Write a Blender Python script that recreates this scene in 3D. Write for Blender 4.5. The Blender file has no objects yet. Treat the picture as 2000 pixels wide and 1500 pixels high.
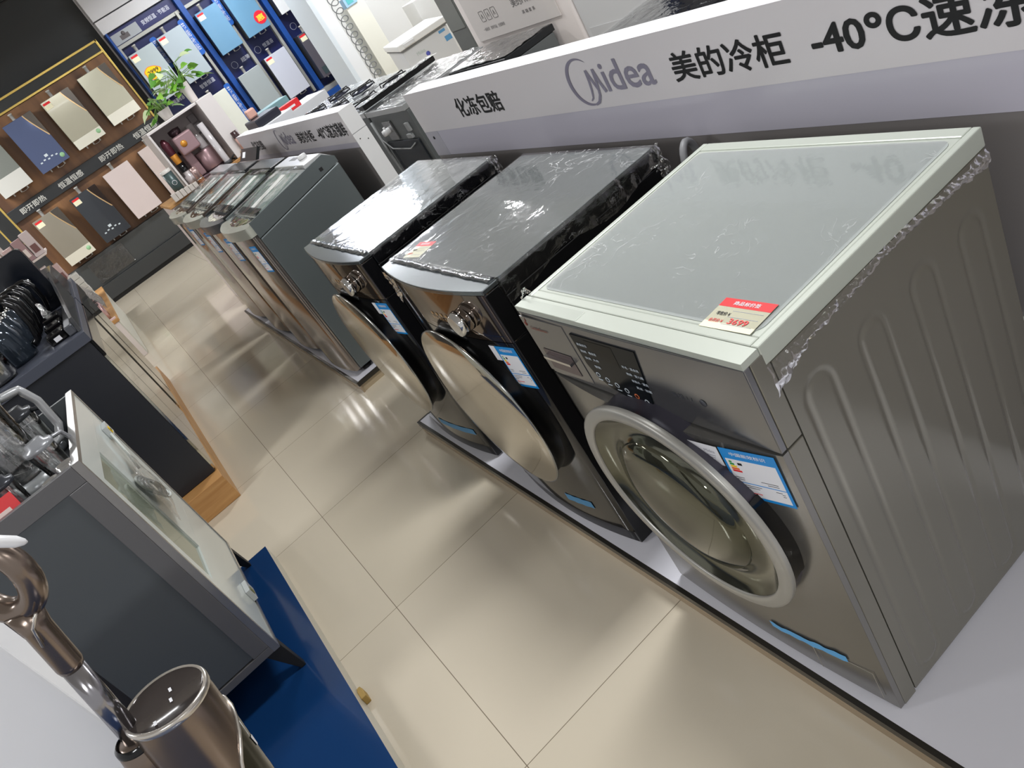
import bpy, bmesh, math, random
from mathutils import Vector, Matrix, noise
random.seed(7)
SC = bpy.context.scene
COL = SC.collection

# ------------------------------------------------------------------ camera
cam_d = bpy.data.cameras.new('camera')
cam = bpy.data.objects.new('camera', cam_d)
COL.objects.link(cam)
CR = ((0.71919338, 0.64416260, -0.26041396), (-0.49570305, 0.21306848, -0.84195030), (-0.48686689, 0.73461307, 0.47255081))
cam.matrix_world = Matrix.Translation((-0.504750, -0.732325, 1.534663)) @ Matrix(CR).to_4x4()
cam_d.sensor_width = 36.0
cam_d.lens = 1537.1321 / 2000.0 * 36.0
cam_d.clip_start = 0.02
cam_d.clip_end = 200
SC.camera = cam

# ------------------------------------------------------------------ world, exposure
w = bpy.data.worlds.new('world'); SC.world = w; w.use_nodes = True
w.node_tree.nodes['Background'].inputs[0].default_value = (0.80, 0.80, 0.80, 1)
w.node_tree.nodes['Background'].inputs[1].default_value = 0.60
SC.view_settings.view_transform = 'Standard'
SC.view_settings.look = 'None'
SC.view_settings.exposure = 0.27
SC.view_settings.gamma = 1.0
SC.view_settings.use_curve_mapping = False
SC.cycles.use_denoising = True
SC.cycles.max_bounces = 8
SC.cycles.transparent_max_bounces = 12
SC.cycles.caustics_reflective = False
SC.cycles.caustics_refractive = False
SC.cycles.sample_clamp_indirect = 6.0

# ------------------------------------------------------------------ helpers
def lin(c):
    c = c / 255.0
    return c / 12.92 if c <= 0.04045 else ((c + 0.055) / 1.055) ** 2.4
def col(r, g, b):
    return (lin(r), lin(g), lin(b), 1.0)
MATS = {}
def pm(name, rgb, rough=0.5, metal=0.0, emit=0.0, alpha=1.0, trans=0.0, ior=1.45, coat=0.0, bump=None, var=None, spec=0.5, aniso=0):
    if name in MATS: return MATS[name]
    m = bpy.data.materials.new(name); m.use_nodes = True
    nt = m.node_tree; b = nt.nodes['Principled BSDF']; I = b.inputs
    c = col(*rgb)
    I['Base Color'].default_value = c
    I['Roughness'].default_value = rough
    I['Metallic'].default_value = metal
    I['IOR'].default_value = ior
    I['Alpha'].default_value = alpha
    I['Transmission Weight'].default_value = trans
    I['Coat Weight'].default_value = coat
    I['Coat Roughness'].default_value = 0.03
    I['Specular IOR Level'].default_value = spec
    if emit:
        I['Emission Color'].default_value = c
        I['Emission Strength'].default_value = emit
    if bump or var:
        tc = nt.nodes.new('ShaderNodeTexCoord')
        mp = nt.nodes.new('ShaderNodeMapping'); nt.links.new(tc.outputs['Object'], mp.inputs[0])
        n = nt.nodes.new('ShaderNodeTexNoise'); nt.links.new(mp.outputs[0], n.inputs['Vector'])
    if bump:     # (scale, strength, distance, stretch)
        n.inputs['Scale'].default_value = bump[0]
        n.inputs['Detail'].default_value = 4
        if len(bump) > 3: mp.inputs['Scale'].default_value = bump[3]
        bp_ = nt.nodes.new('ShaderNodeBump'); bp_.inputs['Strength'].default_value = bump[1]
        bp_.inputs['Distance'].default_value = bump[2]
        nt.links.new(n.outputs['Fac'], bp_.inputs['Height'])
        nt.links.new(bp_.outputs[0], I['Normal'])
    if var:      # (scale, rgb2, stretch)
        n2 = nt.nodes.new('ShaderNodeTexNoise'); n2.inputs['Scale'].default_value = var[0]; n2.inputs['Detail'].default_value = 5
        mp2 = nt.nodes.new('ShaderNodeMapping'); nt.links.new(tc.outputs['Object'], mp2.inputs[0]); nt.links.new(mp2.outputs[0], n2.inputs['Vector'])
        if len(var) > 2: mp2.inputs['Scale'].default_value = var[2]
        mx = nt.nodes.new('ShaderNodeMix'); mx.data_type = 'RGBA'
        rp = nt.nodes.new('ShaderNodeMapRange'); rp.inputs[1].default_value = 0.35; rp.inputs[2].default_value = 0.65
        nt.links.new(n2.outputs['Fac'], rp.inputs[0]); nt.links.new(rp.outputs[0], mx.inputs[0])
        mx.inputs[6].default_value = c; mx.inputs[7].default_value = col(*var[1])
        nt.links.new(mx.outputs[2], I['Base Color'])
    MATS[name] = m
    return m

def film_mat(name, dens=0.10, scale=30, strength=0.9, tint=(255, 255, 255), rough=0.08, streaks=True, dist=0.01, ior=1.45):
    """thin clear wrinkled plastic: mostly see-through, glossy on its creases"""
    if name in MATS: return MATS[name]
    m = bpy.data.materials.new(name); m.use_nodes = True
    nt = m.node_tree; nt.nodes.clear()
    out = nt.nodes.new('ShaderNodeOutputMaterial')
    tc = nt.nodes.new('ShaderNodeTexCoord')
    mp = nt.nodes.new('ShaderNodeMapping'); nt.links.new(tc.outputs['Object'], mp.inputs[0])
    n = nt.nodes.new('ShaderNodeTexNoise'); n.inputs['Scale'].default_value = scale; n.inputs['Detail'].default_value = 4; n.inputs['Distortion'].default_value = 1.2
    nt.links.new(mp.outputs[0], n.inputs['Vector'])
    bp_ = nt.nodes.new('ShaderNodeBump'); bp_.inputs['Strength'].default_value = strength; bp_.inputs['Distance'].default_value = dist
    nt.links.new(n.outputs['Fac'], bp_.inputs['Height'])
    tr = nt.nodes.new('ShaderNodeBsdfTransparent')
    gl = nt.nodes.new('ShaderNodeBsdfGlossy'); gl.inputs['Roughness'].default_value = rough; gl.inputs['Color'].default_value = col(*tint)
    nt.links.new(bp_.outputs[0], gl.inputs['Normal'])
    fr = nt.nodes.new('ShaderNodeFresnel'); fr.inputs['IOR'].default_value = ior
    nt.links.new(bp_.outputs[0], fr.inputs['Normal'])
    ad = nt.nodes.new('ShaderNodeMath'); ad.operation = 'ADD'; ad.use_clamp = True
    ad.inputs[1].default_value = dens
    nt.links.new(fr.outputs[0], ad.inputs[0])
    mx = nt.nodes.new('ShaderNodeMixShader')
    nt.links.new(ad.outputs[0], mx.inputs[0]); nt.links.new(tr.outputs[0], mx.inputs[1]); nt.links.new(gl.outputs[0], mx.inputs[2])
    last = mx
    if streaks:    # milky whitish crease lines in the plastic itself
        n2 = nt.nodes.new('ShaderNodeTexNoise'); n2.inputs['Scale'].default_value = scale * 0.55; n2.inputs['Detail'].default_value = 6; n2.inputs['Distortion'].default_value = 2.0
        nt.links.new(mp.outputs[0], n2.inputs['Vector'])
        a = nt.nodes.new('ShaderNodeMath'); a.operation = 'SUBTRACT'; a.inputs[1].default_value = 0.5; nt.links.new(n2.outputs['Fac'], a.inputs[0])
        ab = nt.nodes.new('ShaderNodeMath'); ab.operation = 'ABSOLUTE'; nt.links.new(a.outputs[0], ab.inputs[0])
        rr = nt.nodes.new('ShaderNodeMapRange'); rr.inputs[1].default_value = 0.0; rr.inputs[2].default_value = 0.010; rr.inputs[3].default_value = 0.55; rr.inputs[4].default_value = 0.0
        nt.links.new(ab.outputs[0], rr.inputs[0])
        n3 = nt.nodes.new('ShaderNodeTexNoise'); n3.inputs['Scale'].default_value = scale * 0.2
        nt.links.new(mp.outputs[0], n3.inputs['Vector'])
        r3 = nt.nodes.new('ShaderNodeMapRange'); r3.inputs[1].default_value = 0.52; r3.inputs[2].default_value = 0.66
        nt.links.new(n3.outputs['Fac'], r3.inputs[0])
        mu = nt.nodes.new('ShaderNodeMath'); mu.operation = 'MULTIPLY'; nt.links.new(rr.outputs[0], mu.inputs[0]); nt.links.new(r3.outputs[0], mu.inputs[1])
        df = nt.nodes.new('ShaderNodeBsdfDiffuse'); df.inputs['Color'].default_value = col(245, 245, 245)
        m2 = nt.nodes.new('ShaderNodeMixShader')
        nt.links.new(mu.outputs[0], m2.inputs[0]); nt.links.new(mx.outputs[0], m2.inputs[1]); nt.links.new(df.outputs[0], m2.inputs[2])
        last = m2
    nt.links.new(last.outputs[0], out.inputs[0])
    MATS[name] = m
    return m

class MB:
    """collects shapes; build() links them as ONE mesh object (world coordinates in, parent-local out)"""
    def __init__(s): s.v = []; s.f = []; s.m = []; s.sm = []; s.cur = 0; s.smooth = False
    def mat(s, i): s.cur = i; return s
    def add(s, vs, fs, smooth=None):
        o = len(s.v); s.v += [tuple(v) for v in vs]
        for f in fs:
            s.f.append([o + i for i in f]); s.m.append(s.cur); s.sm.append(s.smooth if smooth is None else smooth)
        return s
    def box(s, x0, y0, z0, x1, y1, z1):
        x0, x1 = min(x0, x1), max(x0, x1); y0, y1 = min(y0, y1), max(y0, y1); z0, z1 = min(z0, z1), max(z0, z1)
        vs = [(x, y, z) for x in (x0, x1) for y in (y0, y1) for z in (z0, z1)]
        return s.add(vs, [(0, 1, 3, 2), (4, 6, 7, 5), (0, 4, 5, 1), (2, 3, 7, 6), (0, 2, 6, 4), (1, 5, 7, 3)], False)
    def quad(s, a, b, c, d): return s.add([a, b, c, d], [(0, 1, 2, 3)])
    def prism(s, poly, fn0, fn1, smooth=False):
        n = len(poly); vs = [fn0(p) for p in poly] + [fn1(p) for p in poly]
        s.add(vs, [tuple(range(n))[::-1], tuple(range(n, 2 * n))], False)
        o = len(s.v)
        if smooth: s.add(vs, [], True)
        else: o -= 2 * n
        for i in range(n):
            j = (i + 1) % n
            s.f.append([o + i, o + j, o + n + j, o + n + i]); s.m.append(s.cur); s.sm.append(smooth)
        return s
    def prismx(s, poly, x0, x1, smooth=False): return s.prism(poly, lambda p: (x0, p[0], p[1]), lambda p: (x1, p[0], p[1]), smooth)
    def prismy(s, poly, y0, y1, smooth=False): return s.prism(poly, lambda p: (p[0], y0, p[1]), lambda p: (p[0], y1, p[1]), smooth)
    def prismz(s, poly, z0, z1, smooth=False): return s.prism(poly, lambda p: (p[0], p[1], z0), lambda p: (p[0], p[1], z1), smooth)
    def lathe(s, prof, c, axis='z', n=32, smooth=True, a0=0.0, a1=2 * math.pi):
        """prof: (radius, height) along axis"""
        full = abs(a1 - a0 - 2 * math.pi) < 1e-6
        vs = []; N = n if full else n + 1
        for r, h in prof:
            for i in range(N):
                a = a0 + (a1 - a0) * i / n
                p, q = r * math.cos(a), r * math.sin(a)
                if axis == 'z': vs.append((c[0] + p, c[1] + q, c[2] + h))
                elif axis == 'x': vs.append((c[0] + h, c[1] + p, c[2] + q))
                else: vs.append((c[0] + p, c[1] + h, c[2] + q))
        fs = []
        for k in range(len(prof) - 1):
            for i in range(n):
                j = (i + 1) % N if full else i + 1
                fs.append((k * N + i, k * N + j, (k + 1) * N + j, (k + 1) * N + i))
        return s.add(vs, fs, smooth)
    def tube(s, pts, r, n=8, closed=False, smooth=True):
        P = [Vector(p) for p in pts]; m = len(P); vs = []
        rs = r if isinstance(r, (list, tuple)) else [r] * m
        up = None
        for i in range(m):
            if closed: t = P[(i + 1) % m] - P[i - 1]
            else: t = P[min(i + 1, m - 1)] - P[max(i - 1, 0)]
            t.normalize()
            if up is None:
                up = Vector((0, 0, 1)) if abs(t.z) < 0.9 else Vector((1, 0, 0))
            a = t.cross(up)
            if a.length < 1e-5: a = t.orthogonal()
            a.normalize(); b = a.cross(t); b.normalize(); up = b
            for k in range(n):
                an = 2 * math.pi * k / n
                vs.append(P[i] + (a * math.cos(an) + b * math.sin(an)) * rs[i])
        fs = []
        for i in range(m if closed else m - 1):
            j = (i + 1) % m
            for k in range(n):
                l = (k + 1) % n
                fs.append((i * n + k, i * n + l, j * n + l, j * n + k))
        if not closed:
            fs.append(tuple(range(n))[::-1]); fs.append(tuple(range((m - 1) * n, m * n)))
        return s.add(vs, fs, smooth)
    def grid(s, fn, nu, nv, smooth=True):
        vs = [fn(i / nu, j / nv) for i in range(nu + 1) for j in range(nv + 1)]
        fs = [(i * (nv + 1) + j, (i + 1) * (nv + 1) + j, (i + 1) * (nv + 1) + j + 1, i * (nv + 1) + j + 1) for i in range(nu) for j in range(nv)]
        return s.add(vs, fs, smooth)
    def build(s, name, mats, parent=None, bevel=0, seg=2, loc=None, fixn=True):
        if not isinstance(mats, (list, tuple)): mats = [mats]
        off = Vector(parent.get('_o', (0, 0, 0))) if parent is not None else Vector(loc or (0, 0, 0))
        me = bpy.data.meshes.new(name)
        me.from_pydata([Vector(v) - off for v in s.v], [], s.f)
        for m in mats: me.materials.append(m)
        me.polygons.foreach_set('material_index', s.m)
        me.polygons.foreach_set('use_smooth', s.sm)
        me.update()
        if fixn:
            bm = bmesh.new(); bm.from_mesh(me)
            bmesh.ops.recalc_face_normals(bm, faces=bm.faces); bm.to_mesh(me); bm.free()
        o = bpy.data.objects.new(name, me); COL.objects.link(o)
        o.parent = parent
        if parent is None: o.location = off
        o['_o'] = tuple(off)
        if bevel:
            b = o.modifiers.new('bevel', 'BEVEL'); b.width = bevel; b.segments = seg; b.limit_method = 'ANGLE'; b.angle_limit = math.radians(40)
        return o

def thing(name, label, cat, loc, group=None):
    o = bpy.data.objects.new(name, None); COL.objects.link(o)
    o.empty_display_size = 0.1
    o.location = loc; o['_o'] = tuple(loc)
    o['label'] = label; o['category'] = cat
    if group: o['group'] = group
    return o
def tag(o, label, cat, group=None):
    o['label'] = label; o['category'] = cat
    if group: o['group'] = group
    return o
def struct(o): o['kind'] = 'structure'; return o
def dup(root, loc, label=None):
    r = root.copy(); COL.objects.link(r); r.location = loc
    if label: r['label'] = label
    for ch in list(root.children):
        c = ch.copy(); COL.objects.link(c); c.parent = r
        for g in list(ch.children):
            d = g.copy(); COL.objects.link(d); d.parent = c
    return r

TXT = {}
def text(name, s, mat, origin, u, v, size, parent, bold=0.0, width=None, ext=0.0006, slant=0.0, center=False, height=None):
    """lettering as real thin raised mesh: origin = lower-left of the first glyph, u = reading direction, v = up"""
    cu = bpy.data.curves.new(name, 'FONT'); cu.body = s; cu.size = 1.0; cu.resolution_u = 3
    o = bpy.data.objects.new(name + '_tmp', cu); COL.objects.link(o)
    bpy.context.view_layer.update()
    dg = bpy.context.evaluated_depsgraph_get()
    me = bpy.data.meshes.new_from_object(o.evaluated_get(dg))
    bpy.data.objects.remove(o); bpy.data.curves.remove(cu)
    vs = [v_.co.copy() for v_ in me.vertices]
    if not vs: return None
    x0 = min(p.x for p in vs); x1 = max(p.x for p in vs); y0 = min(p.y for p in vs); y1 = max(p.y for p in vs)
    k = size if width is None else width / (x1 - x0)
    ky = size if height is None else height / (y1 - y0)
    u = Vector(u).normalized(); v = Vector(v).normalized(); n = u.cross(v)
    off = Vector(parent.get('_o', (0, 0, 0))) if parent is not None else Vector((0, 0, 0))
    og = Vector(origin) - (u * (x1 - x0) * k / 2 if center else Vector((0, 0, 0)))
    base = [og + u * ((p.x - x0) * k) + v * ((p.y - y0) * ky) + n * ext - off for p in vs]
    fcs = [tuple(f_.vertices) for f_ in me.polygons]; bpy.data.meshes.remove(me)
    # heavier strokes: the same glyphs repeated a hair apart around a small circle
    ring = [(0, 0)] + ([(math.cos(q * math.pi / 4), math.sin(q * math.pi / 4)) for q in range(8)] if bold > 0 else [])
    av = []; af = []
    for i, (a, b) in enumerate(ring):
        o_ = len(av); d = u * (a * bold * k) + v * (b * bold * ky) + n * (i * ext * .02)
        av += [p + d for p in base]; af += [tuple(q + o_ for q in f_) for f_ in fcs]
    me = bpy.data.meshes.new(name); me.from_pydata(av, [], af); me.update()
    me.materials.clear(); me.materials.append(mat)
    ob = bpy.data.objects.new(name, me); COL.objects.link(ob); ob.parent = parent
    ob['_o'] = tuple(off)
    return ob

def rrect(x0, y0, x1, y1, r, n=5):
    pts = []
    for cx, cy, a in ((x1 - r, y1 - r, 0), (x0 + r, y1 - r, 90), (x0 + r, y0 + r, 180), (x1 - r, y0 + r, 270)):
        for i in range(n + 1):
            t = math.radians(a + 90 * i / n); pts.append((cx + r * math.cos(t), cy + r * math.sin(t)))
    return pts

def plate(mb, origin, u, v, u0, v0, u1, v1, h0, h1):
    """thin raised rectangle on a plane given by origin,u,v (normal = u x v)"""
    O = Vector(origin); U = Vector(u).normalized(); V = Vector(v).normalized(); N = U.cross(V)
    ps = [(u0, v0), (u1, v0), (u1, v1), (u0, v1)]
    vs = [O + U * a + V * b + N * h0 for a, b in ps] + [O + U * a + V * b + N * h1 for a, b in ps]
    mb.add(vs, [(3, 2, 1, 0), (4, 5, 6, 7), (0, 1, 5, 4), (1, 2, 6, 5), (2, 3, 7, 6), (3, 0, 4, 7)], False)

# ------------------------------------------------------------------ common materials
WHITE = pm('white_paint', (222, 222, 222), 0.35)
WHITE_GLOSS = pm('white_gloss_laminate', (214, 212, 216), 0.18)
CHROME = pm('chrome', (215, 215, 215), 0.07, 1.0)
STEEL = pm('brushed_steel', (150, 150, 150), 0.28, 0.9)
BLACK = pm('black_gloss', (14, 14, 16), 0.12)
BLACKM = pm('black_matte', (22, 22, 24), 0.55)
DGREY = pm('dark_grey', (62, 63, 66), 0.5)
RED = pm('tag_red', (222, 44, 48), 0.45)
CREAM = pm('tag_cream', (240, 236, 205), 0.55)
INK = pm('ink_black', (18, 18, 20), 0.5)
INKRED = pm('ink_red', (225, 70, 70), 0.5)
SKY = pm('label_blue', (30, 140, 215), 0.4)
PAPER = pm('paper_white', (232, 232, 236), 0.5)
GREEN = pm('label_green', (50, 150, 70), 0.5)
YEL = pm('label_yellow', (248, 208, 20), 0.5)
ORANGE = pm('label_orange', (236, 110, 40), 0.5)
WOOD = pm('light_wood', (196, 150, 96), 0.45, var=(3.0, (176, 128, 76), (1, 1, 14)))
FILM = film_mat('clear_film', 0.06, 26, 0.8)
FILM_HARD = film_mat('clear_film_crumpled', 0.12, 60, 1.0)
GLASS = film_mat('clear_plastic', 0.10, 6, 0.15, streaks=False, rough=0.03)

# ------------------------------------------------------------------ ceiling panels: the shop's lights, plus added fill behind the camera
def ceiling_panel(x, y, sx, sy, power, label, z=3.0):  # suspended a little below the ceiling
    t = thing('ceiling_light', label, 'light', (x, y, z))
    mb = MB(); mb.box(x - sx / 2 - .02, y - sy / 2 - .02, z - .03, x + sx / 2 + .02, y + sy / 2 + .02, z + .03)
    mb.build('frame', WHITE, t, bevel=.004)
    for q in (-1, 1):
        r_ = MB(); r_.lathe([(.003, .03), (.003, .449)], (x + q * sx * .4, y, z), 'z', 6); r_.build('hanger', STEEL, t)
    d = MB(); d.box(x - sx / 2, y - sy / 2, z - .034, x + sx / 2, y + sy / 2, z - .0302)
    d.build('diffuser', pm('diffuser_glow', (240, 246, 255), 0.5, emit=1.5), t)
    L = bpy.data.lights.new('panel_lamp', 'AREA'); L.shape = 'RECTANGLE'; L.size = sx; L.size_y = sy; L.energy = power; L.color = (0.97, 0.985, 1.0)
    lo = bpy.data.objects.new('lamp', L); COL.objects.link(lo); lo.parent = t; lo.location = (0, 0, -.045)
    return t
ceiling_panel(0.9, 1.0, 0.8, 0.3, 48, 'long ceiling light panel above the near washing machines')
ceiling_panel(1.0, 4.6, 0.8, 0.3, 48, 'long ceiling light panel above the top loading machines')
ceiling_panel(3.9, 1.5, 1.2, 0.3, 50, 'long ceiling light panel far right of the white boards')
ceiling_panel(3.9, 7.6, 1.2, 0.3, 70, 'long ceiling light panel above the chest freezer')
ceiling_panel(-1.9, 9.3, 1.2, 0.3, 60, 'long ceiling light panel before the brown heater wall')
ceiling_panel(2.5, 9.3, 1.2, 0.3, 55, 'long ceiling light panel before the blue boiler wall')
ceiling_panel(-3.4, 2.0, 1.2, 0.3, 45, 'long ceiling light panel above the grey cabinet')
ceiling_panel(-3.4, 6.0, 1.2, 0.3, 35, 'long ceiling light panel left of the black cabinets')
ceiling_panel(-1.9, -2.6, 1.2, 0.3, 62, 'long fill panel added behind the camera, over the blue platform')  # added fill: brightens the white panel and cabinet side facing the camera
ceiling_panel(0.8, -3.4, 1.2, 0.3, 22, 'long fill panel added behind the camera, over the washer row')  # added weak fill for the silver washer's near side
# ================================================================== the room
P = 0.064          # top of the washing machine platforms
def floor_material():
    m = bpy.data.materials.new('polished_tiles'); m.use_nodes = True
    nt = m.node_tree; b = nt.nodes['Principled BSDF']
    tc = nt.nodes.new('ShaderNodeTexCoord'); mp = nt.nodes.new('ShaderNodeMapping')
    mp.inputs['Location'].default_value = (0.575, -2.231, 0)
    nt.links.new(tc.outputs['Object'], mp.inputs[0])
    br = nt.nodes.new('ShaderNodeTexBrick'); br.offset = 0; br.squash = 1
    br.inputs['Scale'].default_value = 1; br.inputs['Brick Width'].default_value = .814; br.inputs['Row Height'].default_value = .814
    br.inputs['Mortar Size'].default_value = .0013; br.inputs['Mortar Smooth'].default_value = 0.3; br.inputs['Bias'].default_value = 0
    br.inputs['Color1'].default_value = col(201, 191, 172); br.inputs['Color2'].default_value = col(207, 197, 179); br.inputs['Mortar'].default_value = col(120, 108, 92)
    nt.links.new(mp.outputs[0], br.inputs['Vector'])
    n = nt.nodes.new('ShaderNodeTexNoise'); n.inputs['Scale'].default_value = 1.3; n.inputs['Detail'].default_value = 3
    nt.links.new(tc.outputs['Object'], n.inputs['Vector'])
    mx = nt.nodes.new('ShaderNodeMix'); mx.data_type = 'RGBA'; mx.blend_type = 'MULTIPLY'
    mr = nt.nodes.new('ShaderNodeMapRange'); mr.inputs[3].default_value = 0.0; mr.inputs[4].default_value = 0.16
    nt.links.new(n.outputs['Fac'], mr.inputs[0]); nt.links.new(mr.outputs[0], mx.inputs[0])
    nt.links.new(br.outputs['Color'], mx.inputs[6]); mx.inputs[7].default_value = col(226, 214, 190)
    nt.links.new(mx.outputs[2], b.inputs['Base Color'])
    b.inputs['Roughness'].default_value = 0.10; b.inputs['IOR'].default_value = 1.55
    return m
mb = MB(); mb.box(-6, -5, -.1, 5.2, 12, 0); struct(mb.build('floor', floor_material()))
mb = MB(); mb.box(-6, -5, 3.45, 5.2, 12, 3.55); struct(mb.build('ceiling', pm('ceiling_paint', (214, 214, 214), .8)))
# far wall: charcoal on the left, pale fascia above the blue display on the right
mb = MB(); mb.box(-6, 10.9, 0, 1.14, 11.05, 3.45); struct(mb.build('wall_far', pm('charcoal_wall', (52, 54, 55), .6)))
mb = MB(); mb.box(1.14, 10.9, 0, 5.2, 11.05, 3.45); struct(mb.build('wall_back', pm('pale_wall', (205, 205, 207), .5)))
mb = MB(); mb.box(4.6, -5, 0, 4.75, 10.9, 3.45); struct(mb.build('wall_right', pm('pale_wall', (205, 205, 207), .5)))
mb = MB(); mb.box(1.15, 10.72, 2.545, 3.9, 10.9, 2.70); mb.box(1.15, 10.74, 2.715, 3.9, 10.9, 3.06)
struct(mb.build('trim_1', pm('fascia_board', (212, 211, 213), .4), bevel=.004))
# lit sign box high on the back wall, right of the heaters (its glow is what the far washer's lid mirrors)
t = thing('light_box', 'bright blank light box high on the back wall above the blue display', 'light box', (2.6, 10.7, 2.78))
mb = MB(); mb.box(2.0, 10.60, 2.66, 3.5, 10.72, 3.04); mb.build('housing', WHITE, t, bevel=.006)
mb = MB(); mb.box(2.03, 10.594, 2.69, 3.47, 10.5995, 3.01); mb.build('face', pm('light_box_glow', (236, 242, 255), .4, emit=9), t)

def platform(name, y0, y1, label, x0=-.04, x1=.655):
    t = thing(name, label, 'platform', ((x0 + x1) / 2, (y0 + y1) / 2, 0), 'low white display platforms')
    mb = MB(); mb.box(x0 + .012, y0 + .012, .0, x1, y1 - .012, P - .001)
    mb.build('base', pm('platform_side', (172, 155, 128), .35), t)
    mb = MB(); mb.box(x0 + .0121, y0 + .0121, P - .0009, x1 - .001, y1 - .0121, P)
    mb.build('deck', pm('platform_deck', (214, 213, 220), .22), t)
    mb = MB()
    mb.box(x0, y0, P - .022, x0 + .012, y1, P); mb.box(x0 + .012, y0, P - .022, x1, y0 + .012, P); mb.box(x0 + .012, y1 - .012, P - .022, x1, y1, P)
    mb.build('edge_trim', pm('dark_trim', (58, 55, 50), .3, .5), t)
    mb = MB(); mb.box(x0 + .003, y0 + .003, 0, x0 + .0119, y1 - .003, P - .0221)
    mb.box(x0 + .0119, y1 - .0119, 0, x1, y1 - .003, P - .0221)
    mb.build('skirt', pm('platform_skirt', (150, 132, 108), .25), t)
    return t
platform('display_platform', -1.9, 2.185, 'low white platform carrying the three drum washing machines')
platform('display_platform', 2.94, 5.62, 'low white platform carrying the four top loading machines')

# ------------------------------------------------------------------ white sign boards behind the machines
SIGNWHITE = pm('sign_white', (224, 220, 223), .22)
SIGNLOW = pm('sign_lilac_white', (200, 197, 210), .16)
SIGNDARK = pm('board_dark_gloss', (156, 151, 150), .26, .3)
LOGO = pm('logo_grey', (146, 142, 160), .35, .2)
def sign_board(y0, y1, zd, label, d, texts):
    X = .66; Z = 1.136
    t = thing('sign_board', label, 'sign board', (X + .04, (y0 + y1) / 2, 0), 'white sign boards behind the machines')
    mb = MB(); mb.box(X + .006, y0 + .001, 0.0, X + .08, y1 - .001, Z - .001); mb.build('board', pm('board_white', (224, 222, 224), .35), t)
    mb = MB(); mb.box(X, y0, .98, X + .0055, y1, Z); mb.build('sign_panel', SIGNWHITE, t)
    mb = MB(); mb.box(X + .0012, y0, zd, X + .0055, y1 - .11, .9795); mb.build('lower_panel', SIGNLOW, t)
    mb = MB(); mb.box(X + .0002, y1 - .109, zd, X + .0055, y1, .9795); mb.mat(1); mb.lathe([(0, 0), (.006, 0), (.006, -.002), (0, -.002)], (X, y1 - .055, .955), 'x', 10)
    mb.build('end_strip', [pm('strip_grey', (188, 186, 196), .25), BLACKM], t)
    mb = MB(); mb.box(X + .0025, y0, P, X + .0055, y1, zd - .001); mb.build('kick_panel', SIGNDARK, t)
    if y0 > 0:
        mb = MB(); mb.box(X - .001, y0 - .004, 1.02, X + .081, y0, Z + .0005); mb.box(X - .001, y0 - .004, 0, X + .081, y0, 1.017)
        mb.mat(1)
        for yy, zz in ((.02, .985), (.055, .965), (.025, .5)): mb.lathe([(0, 0), (.003, 0), (.003, -.001), (0, -.001)], (X + yy, y0 - .004, zz), 'y', 8)
        mb.build('end_panel', [WHITE, BLACKM], t)
    U = (0, -1, 0); V = (0, 0, 1)
    for s, ya, wd, z, h, b in texts:
        text('lettering', s, INK, (X - .0005, ya, z), U, V, .08, t, bold=b + .008, width=wd, height=h)
    # maker's logo: crescent ring + word
    yc, zc = d
    mb = MB(); poly = []
    for i in range(41):
        a = math.radians(48 + 262 * i / 40)
        poly.append((yc - .066 * math.cos(a), zc + .066 * math.sin(a)))
    for i in range(40, -1, -1):
        a = math.radians(48 + 262 * i / 40); f = math.sin(math.pi * i / 40) ** .8
        poly.append((yc - (.066 - .012 * f) * math.cos(a) - .002 * f, zc + (.066 - .010 * f) * math.sin(a)))
    n = len(poly) // 2
    for i in range(n - 1):
        a, b, c_, e = poly[i], poly[i + 1], poly[len(poly) - 2 - i], poly[len(poly) - 1 - i]
        mb.add([(X - .0012, *a), (X - .0012, *b), (X - .0012, *c_), (X - .0012, *e)], [(0, 1, 2, 3)])
        mb.add([(X - .0001, *a), (X - .0001, *b), (X - .0001, *c_), (X - .0001, *e)], [(3, 2, 1, 0)])
    # flowing M whose first leg runs into the ring
    sk = [0]
    def stroke(pts, w0):
        L = []; R_ = []; sk[0] += 1
        for i, (a, b) in enumerate(pts):
            a2, b2 = pts[min(i + 1, len(pts) - 1)]; a1, b1 = pts[max(i - 1, 0)]
            dx, dz = a2 - a1, b2 - b1; l = math.hypot(dx, dz); w_ = w0[i] / 2
            L.append((a - dz / l * w_, b + dx / l * w_)); R_.append((a + dz / l * w_, b - dx / l * w_))
        for i in range(len(pts) - 1):
            q = [L[i], L[i + 1], R_[i + 1], R_[i]]
            mb.add([(X - .0012 - .0002 * sk[0], yc - p[0], zc + p[1]) for p in q], [(0, 1, 2, 3)])
    stroke([(.0, -.052), (.012, -.045), (.02, -.025), (.026, .0), (.03, .03)], [.003, .006, .008, .009, .010])
    stroke([(.03, .03), (.04, .0), (.05, -.03)], [.010, .010, .008])
    stroke([(.012, -.064), (.03, -.058), (.045, -.04), (.055, -.005), (.06, .03)], [.006, .009, .009, .009, .010])
    stroke([(.06, .03), (.067, -.005), (.078, -.034)], [.010, .010, .012])
    mb.build('logo', LOGO, t, fixn=False)
    text('lettering', 'idea', LOGO, (X - .0005, yc - .088, zc - .035), U, V, .08, t, bold=.012, width=.185, height=.078)
    return t
sign_board(-1.9, 2.175, .88, 'long white sign board behind the three drum washers, its largest letters nearest the camera', (1.055, 1.056), [
    ('化冻包赔', 1.81, .305, 1.018, .066, .014), ('美的冷柜', .715, .32, 1.017, .066, .012),
    ('-40℃速冻锁鲜', .335, .56, 1.019, .070, .016)])
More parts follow.
